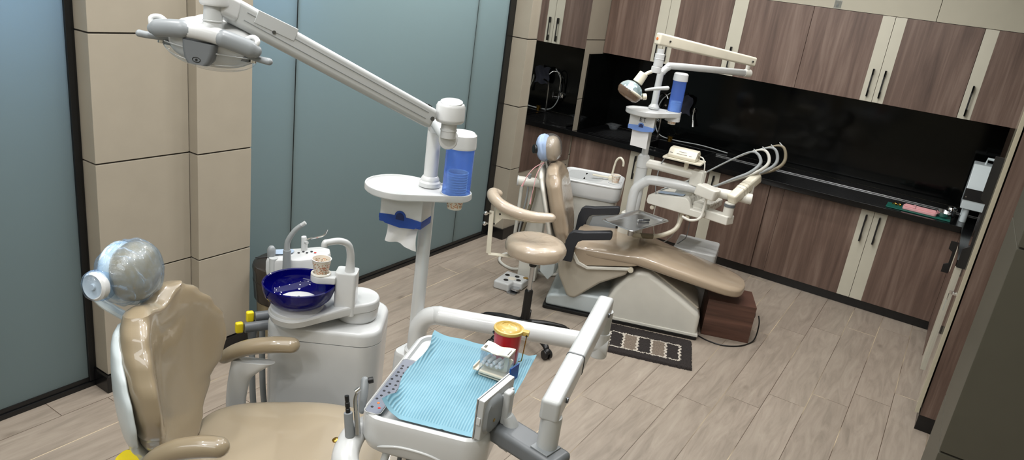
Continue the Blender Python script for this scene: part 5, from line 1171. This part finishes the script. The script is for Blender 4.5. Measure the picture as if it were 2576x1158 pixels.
# steel tray and handpiece on it
def tray_ring(hx, hy, r, z): return [V((x,y,z)) for x,y in rrect(-hx,hx,-hy,hy,r,5)]
st_ = thing('instrument_tray', 'shallow stainless steel tray on an arm over the far chair seat', 'tray', (-1.60,4.335,.696), R(80))
obj('pan', B().loft([tray_ring(.19,.09,.02,0),tray_ring(.20,.10,.025,.003),tray_ring(.212,.112,.03,.014),tray_ring(.225,.125,.033,.0155),tray_ring(.227,.127,.034,.0135),tray_ring(.2285,.1285,.034,.0145),tray_ring(.2265,.1265,.034,.0175),tray_ring(.211,.111,.03,.0165),tray_ring(.198,.098,.025,.005),tray_ring(.188,.088,.02,.0025)]), M['steel'], st_)
hpT = thing('dental_handpiece', 'short dark steel handpiece lying on the stainless tray', 'handpiece', (-1.56,4.40,.70), 0)
obj('shaft', W(hpT).tube([(-1.59,4.36,.708),(-1.57,4.38,.710),(-1.545,4.43,.708)], .0075, 12, 5, [.006,.007,.0085]), M['dsteel'], hpT)
obj('head', W(hpT).cyl((-1.592,4.357,.702),(-1.592,4.357,.716),.008,bev=.002), M['chrome'], hpT)

# ---------------------------------------------------------------- far basin unit, white junction box
FM = Matrix.Translation((FCX,FCY,0)) @ Matrix.Rotation(FCA,4,'Z')
CT = Matrix.Translation((0,.315,-.073))
fu = thing('cuspidor', 'white rectangular basin unit with thin filler pipe, behind the far chair', 'cuspidor', (FCX,FCY,0), FCA)
rings = [[V((x,y,z)) for x,y in rrect(-.60+g,-.19-g,.06+g,.40-g,.05,5)] for z, g in ((.075,.01),(.4,.006),(.725,0))]
obj('body', B(CT).loft(rings), M['warm'], fu)
def bring(g, z, r=.06): return [V((x,y,z)) for x,y in rrect(-.62+g,-.165-g,.035+g,.43-g,r,6)]
def iring(g, z): return [V((x,y,z)) for x,y in rrect(-.585+g,-.32-g,.09+g,.39-g,.09,6)]
obj('basin_top', B(CT).loft([bring(.03,.72),bring(.012,.725),bring(0,.75),bring(0,.825),bring(.006,.838),bring(.014,.842)]), M['white'], fu)
obj('basin_rim', B(CT).tube([(x,y,.84) for x,y in rrect(-.612,-.173,.043,.422,.055,6)], .010, 10, 1, closed=True), M['white'], fu)
obj('basin_bowl', B(CT).loft([iring(0,.8425),iring(.008,.8465),iring(.016,.844),iring(.05,.8428)]), M['lgrey'], fu)
obj('filler_block', B(CT).box((-.255,.26,.856),(.055,.05,.03),.006).beam((-.27,.25,.86),(-.40,.20,.872),.018,.012,.003), M['ivory'], fu)
obj('filler_pipe', B(CT).tube([(-.262,.265,.86),(-.255,.265,.95),(-.245,.262,1.0),(-.22,.255,1.022),(-.195,.245,1.0),(-.190,.243,.965)], .008, 12, 8), M['ivory'], fu, 'ivory filler pipe')
obj('cup_ring', B(CT).lathe([(0,0),(.05,0),(.052,.006),(.045,.008),(.04,.004),(0,.004)], (-.225,.185,.842)), M['white'], fu)
cf = FM @ V((-.225,.50,.7735)); dup(cup0, cf, 'printed paper cup on the edge of the white basin, behind the far chair')
# suction holder beside the backrest
fs = thing('suction_holder', 'white tube-shaped suction holder with hanging hoses, left of the far chair back', 'holder', tuple(FM @ V((-.80,.10,0))), FCA)
sH = lambda: B(INV[fs.name] @ FM)
obj('holder_tube', sH().tube([(-.875,.09,.765),(-.70,.13,.765)], .034, 24, 1), M['warm'], fs)
obj('end_cap', sH().tube([(-.882,.0885,.765),(-.872,.0905,.765)], .037, 24, 1), M['white'], fs)
for k,(a,mt,r_) in enumerate(((-.845,'whose',.013),(-.80,'hose',.007),(-.755,'brass_hose',.012))):
    obj('suction_hose', sH().tube([(a,.095,.74),(a,.097,.66),(a-.012*k,.10,.50),(a-.02*k,.14,.30),(a+.08,.2,.2)], r_, 10), M[mt], fs)
obj('holder_peg', sH().cyl((-.80,.10,.79),(-.80,.10,.825),.012), M['hose'], fs)
obj('ejector_pipe', sH().tube([(-.735,.115,.79),(-.738,.11,.86),(-.725,.10,.92),(-.70,.085,.955)], .0125, 12, 8), M['ivory'], fs)
obj('stand', sH().bb(-.80,-.66,.16,.26,0,.74,.012), M['warm'], fs)
solo('bib_chain', B(FM).tube([(-.69,-.06,.965),(-.74,-.115,.93),(-.775,-.15,.875),(-.785,-.155,.84)], .0025, 6).tube([(-.69,-.06,.965),(-.715,-.13,.90),(-.72,-.165,.80),(-.725,-.165,.735)], .0025, 6).tube([(-.785,-.155,.845),(-.80,-.16,.80)], .006, 6, 1, [.003,.007]).tube([(-.725,-.165,.74),(-.727,-.166,.69)], .006, 6, 1, [.003,.006]), M['pink'], 'pink bib cord with clips hanging below the far headrest', 'cord')
jb = thing('junction_box', 'plain white floor box behind the leg rest of the far chair', 'box', (-1.345,4.99,0), R(12))
obj('body', B().prism(rrect(-.15,.15,-.17,.17,.025,5), 0, .46, .012, 3), M['white'], jb)
obj('lid_line', B().tube([(x,y,.40) for x,y in rrect(-.1505,.1505,-.1705,.1705,.025,5)], .0012, 6, 1, closed=True), M['lgrey'], jb)
# ---------------------------------------------------------------- operator stool
SX, SY = -1.915, 3.60
so = thing('operator_stool', 'beige round operator stool with curved arm pad, beside the far chair', 'stool', (SX,SY,0))
def cush(b):
    t = bmesh.new(); rings = []; n = 56
    for i in range(1, 20):
        a = math.pi*i/20 - math.pi/2; rg = []
        for k in range(n):
            q = 2*math.pi*k/n; rr = .185*abs(math.cos(a))**.5
            z = .062*math.copysign(abs(math.sin(a))**.75, a); 
            if z > 0: z -= .012*max(0,1-(rr/.12)**2)
            rr *= 1+.006*math.sin(17*q)+.004*math.sin(29*q+1)
            rg.append(t.verts.new((rr*math.cos(q), rr*math.sin(q), .600+z)))
        rings.append(rg)
    b._skin(t, rings, True, True); return b.add(t)
obj('seat', cush(B()), M['stool'], so, 'round beige seat cushion')
obj('seat_boss', B().lathe([(0,.48),(.022,.48),(.026,.50),(.04,.53),(.05,.545),(0,.545)]), M['black'], so)
obj('piston', B().cyl((0,0,.30),(0,0,.49),.0135), M['steel'], so, 'steel piston')
obj('column', B().lathe([(0,.075),(.026,.075),(.026,.315),(.022,.322),(0,.322)]), M['black'], so, 'black gas column')
hub = obj('base_hub', B().lathe([(0,.065),(.045,.065),(.05,.08),(.045,.115),(.03,.13),(0,.13)]), M['black'], so)
for k in range(5):
    a = R(-28+72*k); c_, s_ = math.cos(a), math.sin(a)
    lg = obj('base_leg', B().tube([(.03*c_,.03*s_,.10),(.14*c_,.14*s_,.095),(.25*c_,.25*s_,.075),(.275*c_,.275*s_,.062)], .02, 12, 5, [.026,.022,.019,.018], flat=.8), M['black'], so)
    cc = V((.285*c_,.285*s_,.03)); sd_ = V((-s_,c_,0))
    obj('caster', B().cyl(cc+sd_*.006,cc+sd_*.026,.028,bev=.005).cyl(cc-sd_*.026,cc-sd_*.006,.028,bev=.005).cyl(cc-sd_*.008,cc+sd_*.008,.012).ell(cc+V((0,0,.018)),(.024,.024,.022)), M['black'], lg)
# curved arm pad on an L bracket
pad = [(-2.215,3.58,.865),(-2.225,3.545,.872),(-2.19,3.50,.862),(-2.12,3.475,.84),(-2.03,3.50,.815),(-1.94,3.555,.80),(-1.86,3.63,.80)]
obj('arm_pad', W(so).tube(pad, .036, 22, 8, [.030,.036,.038,.037,.036,.034,.030], flat=.85, rnd=True), M['stool'], so, 'curved beige arm pad')
pl = B(INV[so.name])
rings = []
for i,(p, dz) in enumerate(zip([(-2.185,3.52,.83),(-2.16,3.505,.825),(-2.11,3.50,.81),(-2.03,3.525,.788),(-1.95,3.575,.775),(-1.89,3.625,.775)],(.14,.13,.06,.03,.022,.018))):
    p = V(p); rings.append([p+V((0,.004,0)),p+V((0,-.004,0)),p+V((0,-.004,-dz)),p+V((0,.004,-dz))])
obj('arm_bracket', pl.loft(rings), M['ivory'], so, 'cream steel bracket')
obj('bracket_strut', W(so).beam((-2.185,3.49,.78),(-2.15,3.455,.525),.03,.008,.002,2,(0,1,0)).beam((-2.15,3.455,.523),(-1.93,3.585,.527),.035,.008,.002), M['ivory'], so)
for z in (.765,.70): obj('knob', W(so).cyl((-2.185,3.485,z),(-2.20,3.465,z),.005).ell((-2.205,3.458,z),(.013,.013,.013)), M['chrome'], so, 'chrome knob')
for x,y,z in ((-2.13,3.496,.772),(-2.07,3.505,.785),(-1.98,3.552,.768),(-2.165,3.50,.70)): obj('screw', W(so).ell((x,y,z),(.006,.006,.006), nu=12, nv=8), M['black'], so)

# ---------------------------------------------------------------- foot control and its hose
fcx = thing('foot_control', 'white foot control pad with black dots, on the floor behind the stool', 'foot pedal', (-2.39,4.20,0), R(8))
obj('housing', B().prism([(-.09,-.115),(.03,-.115),(.035,-.04),(.10,-.035),(.10,.11),(-.09,.115)], 0, .062, .014, 4), M['white'], fcx)
for x,y in ((-.05,.035),(.02,.055),(.055,.0),(-.02,-.055)): obj('dot', B().lathe([(0,.062),(.018,.062),(.017,.0645),(0,.0645)], (x,y,0), n=20), M['black'], fcx)
obj('gold_dot', B().lathe([(0,.062),(.02,.062),(.019,.064),(0,.064)], (.08,.075,0), n=20), M['gold'], fcx, 'brassy disc')
obj('sticker', B().lathe([(0,.0621),(.03,.0621),(.03,.0626),(0,.0626)], (.003,.0,0), n=24), M['cup'], fcx, 'round printed sticker')
obj('pedal', B().prism(rrect(.035,.10,-.10,-.04,.02), .018, .030, .003, 2).prism(rrect(.02,.095,-.135,-.05,.025), .001, .008, .002, 2), M['steel'], fcx, 'metal pedal')
solo('floor_hose', B().tube([(-2.40,4.31,.02),(-2.42,4.40,.022),(-2.40,4.52,.022),(-2.30,4.66,.03),(-2.18,4.72,.04)], .018, 12), M['hose'], 'thick grey hose running from the foot control to the far chair', 'hose')
solo('floor_hose', B().tube([(-2.72,4.78,.012),(-2.76,4.66,.012),(-2.70,4.52,.012),(-2.56,4.46,.012),(-2.42,4.46,.05),(-2.30,4.55,.02),(-2.22,4.70,.012)], .011, 10), M['whose'], 'thin pale hose curving over the floor behind the stool', 'hose')

# ---------------------------------------------------------------- wooden box, cord, rug
wb = thing('wooden_box', 'dark walnut box on the floor under the foot end of the far chair', 'box', (-.945,4.66,0), R(21.5))
# front edge runs from (-1.086,4.555) to (-.795,4.67)
obj('body', B().bb(-.157,.157,-.055,.235,0,.262,.0015), M['woodbox'], wb)
obj('socket', B().cyl((.157,.05,.17),(.178,.05,.17),.024,bev=.004), M['black'], wb, 'black round socket')
solo('power_cord', B().tube([(-.775,4.78,.17),(-.755,4.76,.12),(-.752,4.74,.03),(-.765,4.68,.005),(-.81,4.57,.005),(-.90,4.49,.005),(-1.0,4.48,.005),(-1.07,4.50,.005)], .0045, 8), M['black'], 'black power cord curling from the walnut box along the floor', 'cord')
rg = thing('rug', 'dark shaggy rug with taupe blocks and cream lines in front of the far chair base', 'rug', (-1.322,4.075,0), R(19.5))
# pile: bumpy grid with colours by block
RX, RY = .335, .20
t = bmesh.new(); nx, ny = 170, 84; rnd = random.Random(11); Vv = []
for i in range(nx+1):
    row = []
    for j in range(ny+1):
        x = -RX+2*RX*i/nx; y = -RY+2*RY*j/ny
        e = min(min(i,nx-i)/nx*2*RX, min(j,ny-j)/ny*2*RY); hgt = .004+.012*min(1,e/.008)+rnd.uniform(-.0035,.0035)
        jx = rnd.uniform(-.0012,.0012)+(rnd.uniform(-.004,.004) if e == 0 else 0); jy = rnd.uniform(-.0012,.0012)+(rnd.uniform(-.004,.004) if e == 0 else 0)
        row.append(t.verts.new((x+jx,y+jy,hgt if e > 0 else .001)))
    Vv.append(row)
def rug_col(x, y):
    jx = x+.004*math.sin(y*140)+rnd.uniform(-.003,.003); jy = y+.003*math.sin(x*90)+rnd.uniform(-.003,.003)
    if not (-.195 < jx < .262 and -.135 < jy < .085): return 0
    if jy > .074 or jy < -.124: return 2
    c = (jx+.19)/.0895; k = max(0,int(c)); f = c-k
    if f < .07 or f > .93 or jx > .25: return 2
    return 1 if k % 2 == 1 else 0
for i in range(nx):
    for j in range(ny):
        f = t.faces.new((Vv[i][j],Vv[i+1][j],Vv[i+1][j+1],Vv[i][j+1]))
        f.material_index = rug_col(-RX+2*RX*(i+.5)/nx, -RY+2*RY*(j+.5)/ny)
bb_ = B(); me = bpy.data.meshes.new('t'); t.to_mesh(me); t.free(); bb_.bm.from_mesh(me); bpy.data.meshes.remove(me)
rp = obj('pile', bb_, [M['rug_dark'],M['rug_taupe'],M['rug_light']], rg, None, 180)
